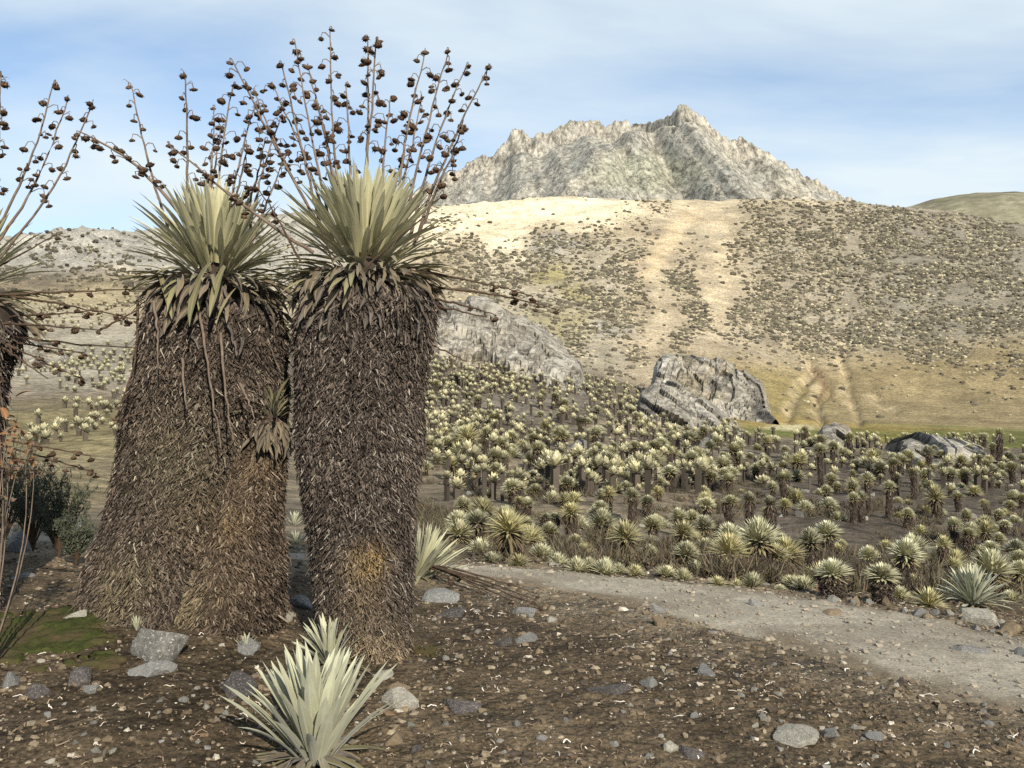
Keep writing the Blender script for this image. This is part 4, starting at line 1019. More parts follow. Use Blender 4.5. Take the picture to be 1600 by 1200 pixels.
def far_mass(name, label, pts, sizes, heights, pale, dark, lod, seed, cvar=.25):
    rr = np.random.default_rng(seed); var = [far_tuft(rr, lod) for _ in range(5)]
    N = len(pts); pick = rr.integers(0, 5, N); rot = rr.uniform(0, 6.28, N)
    VV = []; TT = []; CC = []; off = 0
    for v in range(5):
        I = np.nonzero(pick == v)[0]
        if not len(I): continue
        V, T, tone = var[v]; c, s = np.cos(rot[I]), np.sin(rot[I])
        stem = V[:, 2] <= 1.0
        sz = sizes[I][:, None]
        x = (V[None, :, 0] * c[:, None] - V[None, :, 1] * s[:, None]) * sz; y = (V[None, :, 0] * s[:, None] + V[None, :, 1] * c[:, None]) * sz
        z = np.where(stem[None, :], V[None, :, 2] * heights[I][:, None], heights[I][:, None] + (V[None, :, 2] - 1) * sz)
        P3 = np.stack([x, y, z], -1) + pts[I][:, None, :]
        f = rr.uniform(1 - cvar, 1 + cvar, (len(I), 1, 1))
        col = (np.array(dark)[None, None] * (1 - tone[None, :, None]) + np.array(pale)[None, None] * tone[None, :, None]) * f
        n = len(V)
        VV.append(P3.reshape(-1, 3)); CC.append(col.reshape(-1, 3)); TT.append((T[None] + off + (np.arange(len(I)) * n)[:, None, None]).reshape(-1, 3)); off += n * len(I)
    o = obj(name, np_mesh(name, np.vstack(VV), None, np.vstack(CC), False, np.vstack(TT)), M_CROWN)
    o['kind'] = 'stuff'; o['label'] = label
    return o

def mounds(name, label, pts, sizes, top, low, seed):
    """low irregular shrub mounds, wider than high"""
    rr = np.random.default_rng(seed); N = len(pts); n = 6
    a = (np.arange(n) * 2 * math.pi / n)[None, :] + rr.uniform(0, 6, (N, 1))
    def ring(rad, z, j):
        r = rad * (1 + rr.uniform(-j, j, (N, n))); return np.stack([r * np.cos(a), r * np.sin(a) * .8, z + 0 * r + rr.uniform(-.08, .12, (N, n))], -1)
    V = np.concatenate([ring(.95, -.22, .35), ring(.8, .40, .42), np.stack([rr.normal(0, .15, (N, 1)), rr.normal(0, .15, (N, 1)), .62 + rr.uniform(-.1, .2, (N, 1))], -1)], 1)
    V = V * (sizes * .72)[:, None, None] * np.array((1.1, 1, 1.35)) + pts[:, None, :]
    m = 2 * n + 1; q = grid_quads(2, n, True); t = np.stack([n + np.arange(n), n + (np.arange(n) + 1) % n, np.full(n, 2 * n)], -1)
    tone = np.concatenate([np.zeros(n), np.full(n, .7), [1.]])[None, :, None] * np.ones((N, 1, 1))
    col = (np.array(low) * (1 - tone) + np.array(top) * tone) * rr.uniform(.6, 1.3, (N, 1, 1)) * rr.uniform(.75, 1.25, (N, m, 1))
    o = np.arange(N)[:, None, None] * m
    ob = obj(name, np_mesh(name, V.reshape(-1, 3), (q[None] + o).reshape(-1, 4), col.reshape(-1, 3), False, (t[None] + o).reshape(-1, 3)), M_CROWN)
    ob['kind'] = 'stuff'; ob['label'] = label

def build_far_plants():
    rr = np.random.default_rng(31)
    D0 = _DS
    # knoll and crest: pale tufts
    def dk(px, py):
        n = .5 + .8 * vnoise(px * .012, py * .03, 501)
        d = np.clip(n + .25, .15, 1)
        d = d * np.where((px > 1000) & (py < 668), 0, 1) * np.where((px > 1150) & (py < 690), 0, 1)
        d = d * np.where(py < 560, .3, 1) * np.where((py > 700), .3, 1) * np.where((px > 1120) & (py > 705), .35, 1)
        return d
    pts = scatter(rr, 10000, 640, 1620, 520, 780, dk, 14)
    pts = pts[(pts[:, 1] < 112) & (pts[:, 1] > 17)]
    s = rr.uniform(.18, .56, len(pts)) * (1 + pts[:, 1] / 300); h = rr.uniform(.08, .8, len(pts)) ** 1.2
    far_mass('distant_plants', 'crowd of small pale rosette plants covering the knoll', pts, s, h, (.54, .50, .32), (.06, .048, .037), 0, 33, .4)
    # the flats and slopes on the left
    pts = scatter(rr, 3600, -40, 470, 395, 700, lambda px, py: np.clip(.55 + .7 * vnoise(px * .02, py * .03, 503) - .55 * ((py > 615) & (py < 705)) - .3 * (py < 470), .04, 1), 30)
    s = rr.uniform(.26, .52, len(pts)) * (1 + pts[:, 1] / 200); h = rr.uniform(.05, .4, len(pts))
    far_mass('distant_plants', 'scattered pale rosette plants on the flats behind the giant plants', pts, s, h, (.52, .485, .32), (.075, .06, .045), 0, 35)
    # hillside: dark dotted plants
    def dh(px, py):
        wx = px + 18 * vnoise(px * .02, py * .02, 505); wy = py + 14 * vnoise(px * .02 + 9, py * .02, 507)
        d = .12 + 0 * px
        d = d + .95 * sstep(1140, 1230, wx) * sstep(315, 345, wy) * sstep(640, 540, wy + .02 * (1600 - wx))
        d = d + .55 * blob(wx, wy, 860, 425, 160, 65, .5) + .6 * blob(wx, wy, 985, 500, 110, 60, .5) + .5 * blob(wx, wy, 720, 400, 70, 60, .5) + .5 * blob(wx, wy, 1075, 460, 30, 60, .4) + .4 * blob(wx, wy, 1040, 330, 40, 10) + .5 * blob(wx, wy, 950, 345, 40, 14)
        d = d + .45 * blob(wx, wy, 1180, 420, 60, 110) + .35 * blob(wx, wy, 1590, 600, 90, 40)
        d = d * (1 - .92 * np.clip(blob(wx, wy, 840, 330, 175, 26, .3) + blob(wx, wy, 790, 370, 36, 28), 0, 1))
        d = d * (1 - .96 * np.clip(pline(wx, wy, [(1122, 330), (1132, 400), (1128, 440), (1118, 500)], 22) + pline(wx, wy, [(1090, 330), (1050, 370), (1015, 430), (1038, 490), (1030, 540)], 14), 0, 1))
        fan = sstep(520, 590, wy + .07 * (1380 - np.clip(wx, 1100, 1600))) * sstep(1040, 1130, wx)
        d = d * (1 - .93 * fan)
        cl = vnoise(px * .03, py * .06, 509)
        return np.clip(d * (.75 + .9 * cl), 0, 1)
    pts = scatter(rr, 76000, 660, 1640, 306, 655, dh, 118)
    s = rr.uniform(.2, 1.0, len(pts)) ** 1.5 * (.36 + pts[:, 1] / 430)
    k = rr.uniform(size=len(pts)) < .62
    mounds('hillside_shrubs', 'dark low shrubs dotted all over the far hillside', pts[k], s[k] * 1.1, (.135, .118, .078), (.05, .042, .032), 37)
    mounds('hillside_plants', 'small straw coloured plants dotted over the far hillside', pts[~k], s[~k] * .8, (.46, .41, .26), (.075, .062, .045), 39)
    # left rocky hill
    pts = scatter(rr, 2500, -40, 470, 355, 480, lambda px, py: np.clip(.4 + .8 * vnoise(px * .04, py * .05, 511), 0, 1), 118)
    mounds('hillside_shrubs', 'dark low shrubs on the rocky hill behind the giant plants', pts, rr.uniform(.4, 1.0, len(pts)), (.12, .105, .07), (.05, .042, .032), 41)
    # dry dark scrub between the plants beyond the track
    pts = scatter(rr, 2600, 660, 1620, 690, 935, lambda px, py: np.clip(.30 + .9 * vnoise(px * .018, py * .03, 513) + .25 * (px > 1330) * (py > 790), 0, 1), 8)
    pts = pts[road_amt(pts[:, 0], pts[:, 1]) < .05]
    N = len(pts); n = 46; b = np.repeat(pts, n, 0) + np.concatenate([rr.normal(0, .10, (N * n, 2)), np.full((N * n, 1), -.02)], 1)
    sz = np.repeat(rr.uniform(.10, .34, N), n); d = rr.normal(size=(N * n, 3)); d[:, 2] = np.abs(d[:, 2]) + .35; d /= np.linalg.norm(d, axis=1)[:, None]
    sd = np.cross(d, rr.normal(size=(N * n, 3))); sd /= np.linalg.norm(sd, axis=1)[:, None]; w = (.010 + .03 * sz)[:, None] * .6
    V = np.stack([b - sd * w, b + sd * w, b + d * sz[:, None] + sd * w * .2], 1).reshape(-1, 3)
    c = np.array([(.07, .053, .034), (.12, .09, .055), (.045, .037, .028), (.10, .088, .05)])[rr.integers(0, 4, N * n)] * rr.uniform(.7, 1.2, (N * n, 1))
    o = obj('dry_scrub', np_mesh('dry_scrub', V, None, np.repeat(c, 3, 0), False, np.arange(N * n * 3).reshape(-1, 3)), M_CROWN); o['kind'] = 'stuff'; o['label'] = 'dark dry scrub growing low between the rosette plants'
build_far_plants()
# ------------------------------------------------------------------ rocks
def rock_mat(name, c0, c1, c2, sc=6., lich=.0):
    m, n, l, b = mat_new(name, .88, .25)
    x = noise_node(n, l, sc, 8, .68); y = noise_node(n, l, sc * 4.5, 6, .7); oi = n.new('ShaderNodeObjectInfo')
    c = ramp(n, l, x.outputs[0], [(.3, c0), (.5, c1), (.7, c2)]).outputs[0]
    c = mixc(n, l, 1, c, ramp(n, l, y.outputs[0], [(.32, .55), (.66, 1.3)]).outputs[0], 'MULTIPLY')
    c = mixc(n, l, 1, c, ramp(n, l, oi.outputs['Random'], [(0, .75), (1, 1.25)]).outputs[0], 'MULTIPLY')
    if lich:
        z = noise_node(n, l, sc * 1.7, 7, .7); c = mixc(n, l, ramp(n, l, z.outputs[0], [(.56, 0.), (.62, lich)]).outputs[0], c, (.62, .60, .55))
    l.new(c, b.inputs['Base Color']); bump(n, l, b, y.outputs[0], .6, .02)
    return m
M_ROCK = rock_mat('stone_grey', (.08, .075, .067), (.14, .133, .118), (.23, .218, .195), 6, .5)
M_ROCK_PALE = rock_mat('stone_pale', (.17, .155, .125), (.27, .25, .205), (.38, .36, .31), 6, .4)
M_ROCK_TAN = rock_mat('stone_tan', (.15, .11, .065), (.22, .165, .105), (.31, .25, .17), 7)
M_ROCK_DARK = rock_mat('stone_dark', (.035, .03, .03), (.06, .052, .05), (.12, .11, .10), 5, .3)  # many of the dark stones stand in for lichen and holes
M_ROCK_BLUE = rock_mat('stone_slate', (.10, .10, .098), (.165, .163, .155), (.25, .245, .23), 7, .4)

def rock_mesh(seed, sub=3):
    """an angular weathered stone: a ball cut by many flat planes, then chipped"""
    r = random.Random(seed); bm = bmesh.new(); bmesh.ops.create_icosphere(bm, subdivisions=sub, radius=1)
    pl = []
    for i in range(15):
        d = Vector((r.gauss(0, 1), r.gauss(0, 1), r.gauss(0, .8))).normalized(); pl.append((d, r.uniform(.42, .85)))
    co = np.array([v.co[:] for v in bm.verts])
    nz = .10 * fbm(co[:, 0] * 2.6 + seed, co[:, 1] * 2.6 + co[:, 2] * 2.1, 4, seed, .6)
    for v, k in zip(bm.verts, nz):
        p = v.co.copy()
        for d, h in pl:
            e = p.dot(d) - h
            if e > 0: p -= d * e
        v.co = p * (1 + float(k)) * 1.25
    me = bpy.data.meshes.new('rock'); bm.to_mesh(me); bm.free()
    for p in me.polygons: p.use_smooth = False
    return me
_RK = {}
def rock_of(kind, mat, sub):
    key = (kind, mat.name, sub)
    if key not in _RK:
        me = rock_mesh(600 + kind, sub); me.materials.append(mat); _RK[key] = me
    return _RK[key]

def rock(px, py, w, h, mat, label, rr, name='rock', cat='rock', group=None, sub=3):
    """a stone bedded in the ground, its foot seen at (px, py), w x h pixels across"""
    p = hit(px, py, 1.8); s = p.y / FPX
    W = w * s / 1.95; H = h * s / 1.5
    return thing(name, label, cat, (p.x, p.y + W * .5, p.z + H * .04), group, rock_of(int(rr.integers(7)), mat, sub), None, (rr.normal(0, .15), rr.normal(0, .15), rr.uniform(0, 6.28)), (W, W * rr.uniform(.6, .95), H))

def build_rocks():
    rr = np.random.default_rng(41)
    R = [
     (235, 1032, 112, 66, M_ROCK, 'large rough grey rock with white lichen below the broad trunk'),
     (228, 1056, 78, 22, M_ROCK_BLUE, 'flat grey slab lying in front of the large lichened rock'),
     (375, 990, 46, 24, M_ROCK_PALE, 'cream coloured stone at the foot of the broad trunk'),
     (443, 972, 30, 24, M_ROCK_PALE, 'pale stone wedged in the gap between the two big trunks'),
     (465, 950, 34, 24, M_ROCK_BLUE, 'bluish stone in the dark gap between the two big trunks'),
     (382, 1020, 40, 26, M_ROCK_BLUE, 'grey stone below the cream coloured stone'),
     (22, 862, 62, 50, M_ROCK_BLUE, 'bluish boulder in the shade by the picture edge'),
     (112, 828, 36, 30, M_ROCK_BLUE, 'tilted blue grey stone beside the trunk under the dark shrub'),
     (118, 1068, 48, 34, M_ROCK_DARK, 'black stone with a white streak on the brown soil'),
     (136, 1084, 38, 16, M_ROCK_BLUE, 'flat grey stone touching the black stone'),
     (10, 1074, 40, 30, M_ROCK_BLUE, 'grey stone at the picture edge beside the dark stone'),
     (52, 1094, 50, 26, M_ROCK_DARK, 'dark wedge shaped stone between the grey and the black stones'),
     (360, 1088, 80, 28, M_ROCK_DARK, 'dark stone crusted with white lichen left of the big silver rosette'),
     (625, 1108, 62, 34, M_ROCK_PALE, 'white crusted stone right of the big silver rosette'),
     (620, 1085, 42, 20, M_ROCK_TAN, 'reddish flat stone behind the white crusted stone'),
     (615, 1162, 34, 22, M_ROCK_TAN, 'tan block shaped stone beside the silver rosette tips'),
     (650, 1176, 24, 16, M_ROCK_DARK, 'small black stone beside the tan block'),
     (725, 1112, 60, 20, M_ROCK_DARK, 'low black stone on the open soil below the track'),
     (955, 1088, 66, 18, M_ROCK_DARK, 'flat dark reddish stone in the middle of the open soil'),
     (785, 1010, 40, 20, M_ROCK_DARK, 'dark knobbly stone with a grey stone at its side'),
     (820, 1004, 44, 14, M_ROCK_BLUE, 'flat grey stone beside the dark knobbly stone'),
     (680, 940, 60, 16, M_ROCK_BLUE, 'flat pale grey stone under the rosette beside the straight trunk'),
     (820, 962, 46, 16, M_ROCK_BLUE, 'grey stone at the tip of the fallen dead stalks'),
     (865, 972, 22, 10, M_ROCK_PALE, 'small whitish stone past the tip of the fallen stalks'),
     (1028, 958, 22, 16, M_ROCK_BLUE, 'small bluish stone at the near edge of the track'),
     (1032, 980, 34, 18, M_ROCK_TAN, 'rounded brown stone just below the small bluish stone'),
     (1183, 952, 24, 20, M_ROCK_BLUE, 'upright blue grey stone standing on the track'),
     (1300, 966, 44, 14, M_ROCK_TAN, 'flat tan stone lying on the track'),
     (1372, 940, 18, 18, M_ROCK_PALE, 'small cream stone at the far edge of the track'),
     (1535, 976, 70, 34, M_ROCK_PALE, 'large cream and tan block at the far edge of the track'),
     (1585, 990, 40, 22, M_ROCK_TAN, 'brown boulder at the far edge of the track by the picture edge'),
     (1525, 1028, 62, 22, M_ROCK_BLUE, 'long pale grey stone lying on the track'),
     (1598, 1028, 24, 22, M_ROCK_BLUE, 'grey stone cut by the picture edge on the track'),
     (1598, 1046, 36, 12, M_ROCK_DARK, 'dark flat stone cut by the picture edge below the grey one'),
     (1440, 965, 26, 16, M_ROCK_BLUE, 'bluish stone under the wide silver rosette beyond the track'),
     (1105, 1055, 38, 20, M_ROCK_BLUE, 'grey stone on the soil below the upright stone'),
     (1015, 1076, 36, 20, M_ROCK_BLUE, 'greenish grey stone right of the flat dark stone'),
     (1248, 1160, 82, 30, M_ROCK_PALE, 'long whitish stone on the soil near the bottom of the picture'),
     (1300, 1152, 32, 18, M_ROCK_BLUE, 'small grey stone touching the long whitish stone'),
     (1050, 1178, 34, 20, M_ROCK_PALE, 'cream pointed stone near the bottom of the picture'),
     (1195, 1128, 22, 14, M_ROCK_PALE, 'small pale stone above the long whitish stone'),
     (705, 965, 60, 14, M_ROCK_DARK, 'dark flaky stone on the soil right of the straight trunk'),
     (600, 1060, 40, 14, M_ROCK_PALE, 'pale flat stone at the foot of the straight trunk'),
     (1085, 1185, 40, 16, M_ROCK_DARK, 'dark stone beside the cream pointed stone'),
     (30, 905, 34, 12, M_ROCK_BLUE, 'flat stone in the deep shade left of the broad trunk'),
     (110, 972, 50, 18, M_ROCK_PALE, 'white lichened stone in the moss'),
     (1370, 1158, 40, 16, M_ROCK_BLUE, 'grey flat stone half sunk in the gravel by the track'),
     (770, 876, 20, 10, M_ROCK_PALE, 'whitish stone on the far verge where the track begins'),
     (870, 884, 30, 8, M_ROCK_PALE, 'flat white stone on the far verge of the track'),
     (480, 845, 18, 40, M_ROCK_PALE, 'pale stone glimpsed between the two trunks'),
    ]
    for (px, py, w, h, m, lab) in R: rock(px, py, w, h, m, lab, rr)
    # small loose stones, told apart by colour, by what they lie beside and by their order
    KIND = ((M_ROCK, 'grey speckled'), (M_ROCK_BLUE, 'dull grey'), (M_ROCK_PALE, 'whitish'), (M_ROCK_TAN, 'brownish'))
    ZONE = ((240, 'left of the lichened rock'), (680, 'around the big silver rosette'), (900, 'below the fallen stalks'), (1150, 'on the open brown soil'), (1400, 'around the long whitish stone'), (9999, 'below the near track edge'))
    def lay(spots, zone, tail, group):
        bins = {}
        for q in spots:
            k = int(rr.integers(len(KIND))); bins.setdefault((k, zone(q[0])), []).append(q)
        for (k, z), qs in bins.items():
            for i, (px, py, w) in enumerate(sorted(qs)):
                lab = '%s small stone %s, %s of these from left' % (KIND[k][1], z, ORD[i]) if len(qs) > 1 else '%s small stone %s, the only such' % (KIND[k][1], z)
                rock(px, py, w, w * rr.uniform(.45, .75), KIND[k][0], lab, rr, 'stone', 'stone', group, 2)
    sp = []
    for i in range(90):
        px = rr.uniform(-10, 1610); py = rr.uniform(985, 1200)
        if 240 < px < 650 and py < 1060: continue
        sp.append((px, py, rr.uniform(7, 17) * (py / 1050)))
    lay(sp, lambda x: next(t for e, t in ZONE if x < e), '', 'loose stones on the soil')
    sp = []
    for i in range(34):
        t = rr.uniform(); sp.append((1290 + 315 * t + rr.normal(0, 8), 935 + 58 * t + rr.normal(0, 8), rr.uniform(10, 22)))
    lay(sp, lambda x: 'edging the far side of the track', '', 'stones edging the track')
    sp = [(rr.uniform(700, 1590), rr.uniform(700, 860), rr.uniform(8, 20)) for i in range(36)]
    lay(sp, lambda x: 'between plants on the knoll' if x < 1130 else 'between plants on the dark slope', '', 'stones on the slope beyond the track')
    for (px, py, w, h, lab) in ((1030, 715, 38, 22, 'dark grey boulder among plants below the low outcrop'), (1148, 716, 34, 22, 'pale grey boulder on the crest above the dark slope'), (1108, 700, 46, 26, 'big grey boulder beside the crest plants under the meadow'), (1100, 735, 36, 20, 'grey boulder half hidden by plants on the slope'), (985, 830, 22, 12, 'pale stone near the leaning tall plant'), (1250, 808, 18, 14, 'blue grey stone on the dark slope'), (905, 700, 40, 18, 'grey rock on the knoll below the rock slab')):
        rock(px, py, w, h, M_ROCK, lab, rr)
build_rocks()

def outcrop(name, label, crest, base, D0, D1, seed, col=(.30, .275, .23), dark=(.12, .11, .10), rust=.25, amp=1.0, stri=(1.0, .35), rot=.6, nx=170, ny=70):
    """a rock outcrop: front face rising from its foot at distance D0 to its crest at D1, then falling away behind"""
    crest = np.array(crest, float); base = np.array(base, float)
    a = np.linspace(crest[0, 0], crest[-1, 0], nx); t = np.linspace(-.45, 1.5, ny)
    A, T = np.meshgrid(a, t)
    bx = np.interp(a, base[:, 0], base[:, 1]); cxv = np.interp(a, crest[:, 0], crest[:, 1])
    Y = D0 + (D1 - D0) * T; X = (A - 800) / FPX * (D0 + (D1 - D0) * np.clip(T, 0, 1))
    zb = EYE - (bx - 600) / FPX * D0; zc = EYE - (cxv - 600) / FPX * D1
    prof = np.where(T < 0, T * 1.6, np.where(T < 1, np.sin(np.clip(T, 0, 1) * math.pi / 2) ** .85, 1 - (T - 1) * 2.2))
    Z = zb[None] + (zc - zb)[None] * prof
    sc = 14.0 / (D1 - D0)
    u = X * math.cos(rot) + Z * math.sin(rot); v = -X * math.sin(rot) + Z * math.cos(rot)
    wu = u + .9 * fbm(X * .3, Z * .3, 3, seed + 2); wv = v + .9 * fbm(X * .3 + 9, Z * .3, 3, seed + 3)
    blk = hash2(np.floor(wu * stri[0] * .55), np.floor(wv * stri[1] * .40), seed) * .6 + hash2(np.floor(wu * stri[0] * 1.4), np.floor(wv * stri[1] * 1.0), seed + 1) * .4
    n = 1.5 * (blk - .5) + .4 * fbm(X * .8, Z * .8, 4, seed + 4)
    n2 = fbm(X * .35, Z * .3 + Y * .1, 5, seed + 9)
    fr = np.clip(T * 4 + 1.2, 0, 1)
    Y = Y - fr * amp * (2.0 * n + 1.1 * n2); Z = Z + fr * amp * (.8 * n + .5 * n2)
    en = np.minimum(A - a[0], a[-1] - A) / (a[-1] - a[0]); Z = Z - (D1 - D0) * .28 * sstep(.09, 0, en)
    c = np.ones(Z.shape + (3,)) * np.array(col)
    c = mixv(c, (.40, .375, .33), sstep(.0, .5, n2) * .8)
    c = mixv(c, dark, sstep(-.1, -.6, n) * .75)
    c = mixv(c, (.30, .23, .11), sstep(.25, .5, fbm(X * .2 + 7, Z * .3, 4, seed + 5)) * rust)
    me = np_mesh('rock_outcrop', np.stack([X, Y, Z], -1).reshape(-1, 3), grid_quads(*X.shape), c.reshape(-1, 3), False)
    o = obj(name, me, M_OUT); o['label'] = label; o['category'] = 'rock'; o['group'] = 'rock outcrops'
M_OUT = rock_far_mat('outcrop_rock', None, .9, .42, .35)
outcrop('rock_outcrop', 'long pale rock slab sloping down behind the straight trunk', [(560, 530), (610, 495), (660, 478), (700, 470), (740, 467), (775, 474), (805, 490), (840, 510), (870, 530), (900, 555), (925, 578), (938, 594)], [(560, 590), (700, 588), (800, 585), (900, 590), (938, 600)], 84, 104, 701, rot=-.75, stri=(.35, 1.6), amp=.65)
outcrop('rock_outcrop', 'jagged grey outcrop standing at the foot of the far hillside', [(1010, 590), (1022, 566), (1040, 556), (1065, 554), (1100, 558), (1135, 564), (1150, 577), (1175, 585), (1195, 596), (1206, 610)], [(1010, 615), (1060, 632), (1130, 642), (1180, 634), (1206, 615)], 104, 116, 711, rot=.9, stri=(.6, 1.3), amp=.8)
outcrop('rock_outcrop', 'low pale outcrop in front of the jagged one', [(985, 640), (1000, 615), (1020, 604), (1050, 600), (1080, 612), (1110, 630), (1135, 648), (1160, 668), (1175, 684)], [(985, 660), (1050, 672), (1110, 682), (1175, 690)], 66, 78, 721, rot=-.7, stri=(.5, 1.5), amp=.7)
outcrop('rock_outcrop', 'small pale outcrop on the crest in front of the meadow', [(1400, 698), (1412, 686), (1428, 679), (1450, 678), (1475, 688), (1500, 692), (1525, 698), (1540, 708)], [(1400, 704), (1450, 708), (1500, 710), (1540, 714)], 53, 58, 731, rot=.9, stri=(1.4, 2.2), amp=.5)
outcrop('rock_outcrop', 'small brown outcrop beside the crest plants', [(1268, 690), (1280, 672), (1300, 664), (1320, 668), (1332, 688)], [(1268, 702), (1332, 704)], 56, 60, 741, (.22, .17, .12), rot=.9, stri=(.8, 1.5), amp=.35)
outcrop('rock_outcrop', 'whitish slab showing between the edge plant and the broad trunk', [(22, 585), (35, 545), (60, 532), (95, 545), (120, 570), (135, 592)], [(22, 590), (80, 596), (135, 598)], 78, 86, 751, rot=-.5, stri=(.5, 1.5), amp=.6)
# ------------------------------------------------------------------ silvery rosettes close by
def near_rosette(px, py, w, label, rr, n=70, style='sil', spread=1.0, dead=22, tilt=(0, 0, 0), pw=1.1, name='ground_rosette', group='silver rosettes near the big trunks'):
    """a ground rosette whose foot is seen at (px, py); w = its height in pixels; each leaf is a part"""
    p = hit(px, py, 1.8); s = w * p.y / FPX / .50
    root = thing(name, label, 'plant', p, group, rot=tilt)
    up, ot = (LV_SIL, LV_SIL_OUT) if style == 'sil' else (LV_MID, LV_MID)
    for i in range(n):
        k = (i + .5) / n; az = i * 2.399963 + rr.normal(0, .1); th = .04 + spread * .95 * k ** pw + rr.normal(0, .05)
        me = up[int(rr.integers(len(up)))] if k < (.6 if pw > 1 else .9) else ot[int(rr.integers(len(ot)))]
        obj('leaf', me, None, root, (.075 * s * k * math.cos(az), .075 * s * k * math.sin(az), .03 * s * (1 - k)), (0, th, az), s * rr.uniform(.86, 1.04))
    for i in range(dead):
        az = i * 2.4 + 1; th = rr.uniform(1.25, 1.62)
        me = (LV_OLD if rr.uniform() < .4 else LV_DRY if rr.uniform() < .4 else LV_GREY)[int(rr.integers(6))]
        obj('dead_leaf', me, None, root, (.07 * s * math.cos(az), .07 * s * math.sin(az), .03 * s), (rr.normal(0, .3), th, az), s * rr.uniform(.8, 1.15))
    return root

def build_near():
    rr = np.random.default_rng(51)
    near_rosette(492, 1188, 178, 'big silver green rosette nearest the viewer, growing straight from the soil', rr, 60, 'sil', .68, 44, pw=.72)
    near_rosette(516, 1040, 78, 'small silvery rosette against the foot of the straight trunk', rr, 46, 'sil', .9, 12)
    near_rosette(384, 1018, 26, 'tiny grey rosette beside the cream coloured stone', rr, 22, 'sil', .8, 4)
    near_rosette(214, 986, 24, 'tiny upright tuft of pale leaves above the large lichened rock', rr, 12, 'sil', .4, 2)
    near_rosette(1520, 945, 62, 'widest silver rosette beyond the track, spreading near the picture edge', rr, 110, 'sil', 1.25, 24)
    near_rosette(460, 822, 24, 'small pale rosette glimpsed high in the gap between the two trunks', rr, 26, 'sil', 1.0, 4)
    near_rosette(462, 850, 22, 'small pale rosette glimpsed low in the gap between the two trunks', rr, 26, 'sil', 1.0, 4)
    # the rosette leaning out beside the straight trunk, with its fallen flower stalks
    r = near_rosette(652, 905, 84, 'olive rosette leaning out beside the straight trunk with fallen dead stalks', rr, 74, 'lv', .75, 26, (0, .38, 0))
    mi = r.matrix_basis.inverted()
    r2 = Matrix.Translation(r.location) @ Euler((0, .38, 0)).to_matrix().to_4x4(); inv = r2.inverted()
    for (tx, ty, sg) in ((838, 945, .25), (845, 958, .2), (800, 948, .3), (760, 932, .3), (720, 925, .2), (842, 935, .35)):
        q = hit(tx, ty, 2); q.z += .03
        p0 = inv @ Vector((r.location.x + .05, r.location.y - .02, r.location.z + .12)); p1 = inv @ q
        flower_stalk(r, p0, p1, rr, int(rr.integers(1, 5)), .5, .009, .05, M_STALK_DARK, True, 0., (-sg * .6, 0, sg))
build_near()

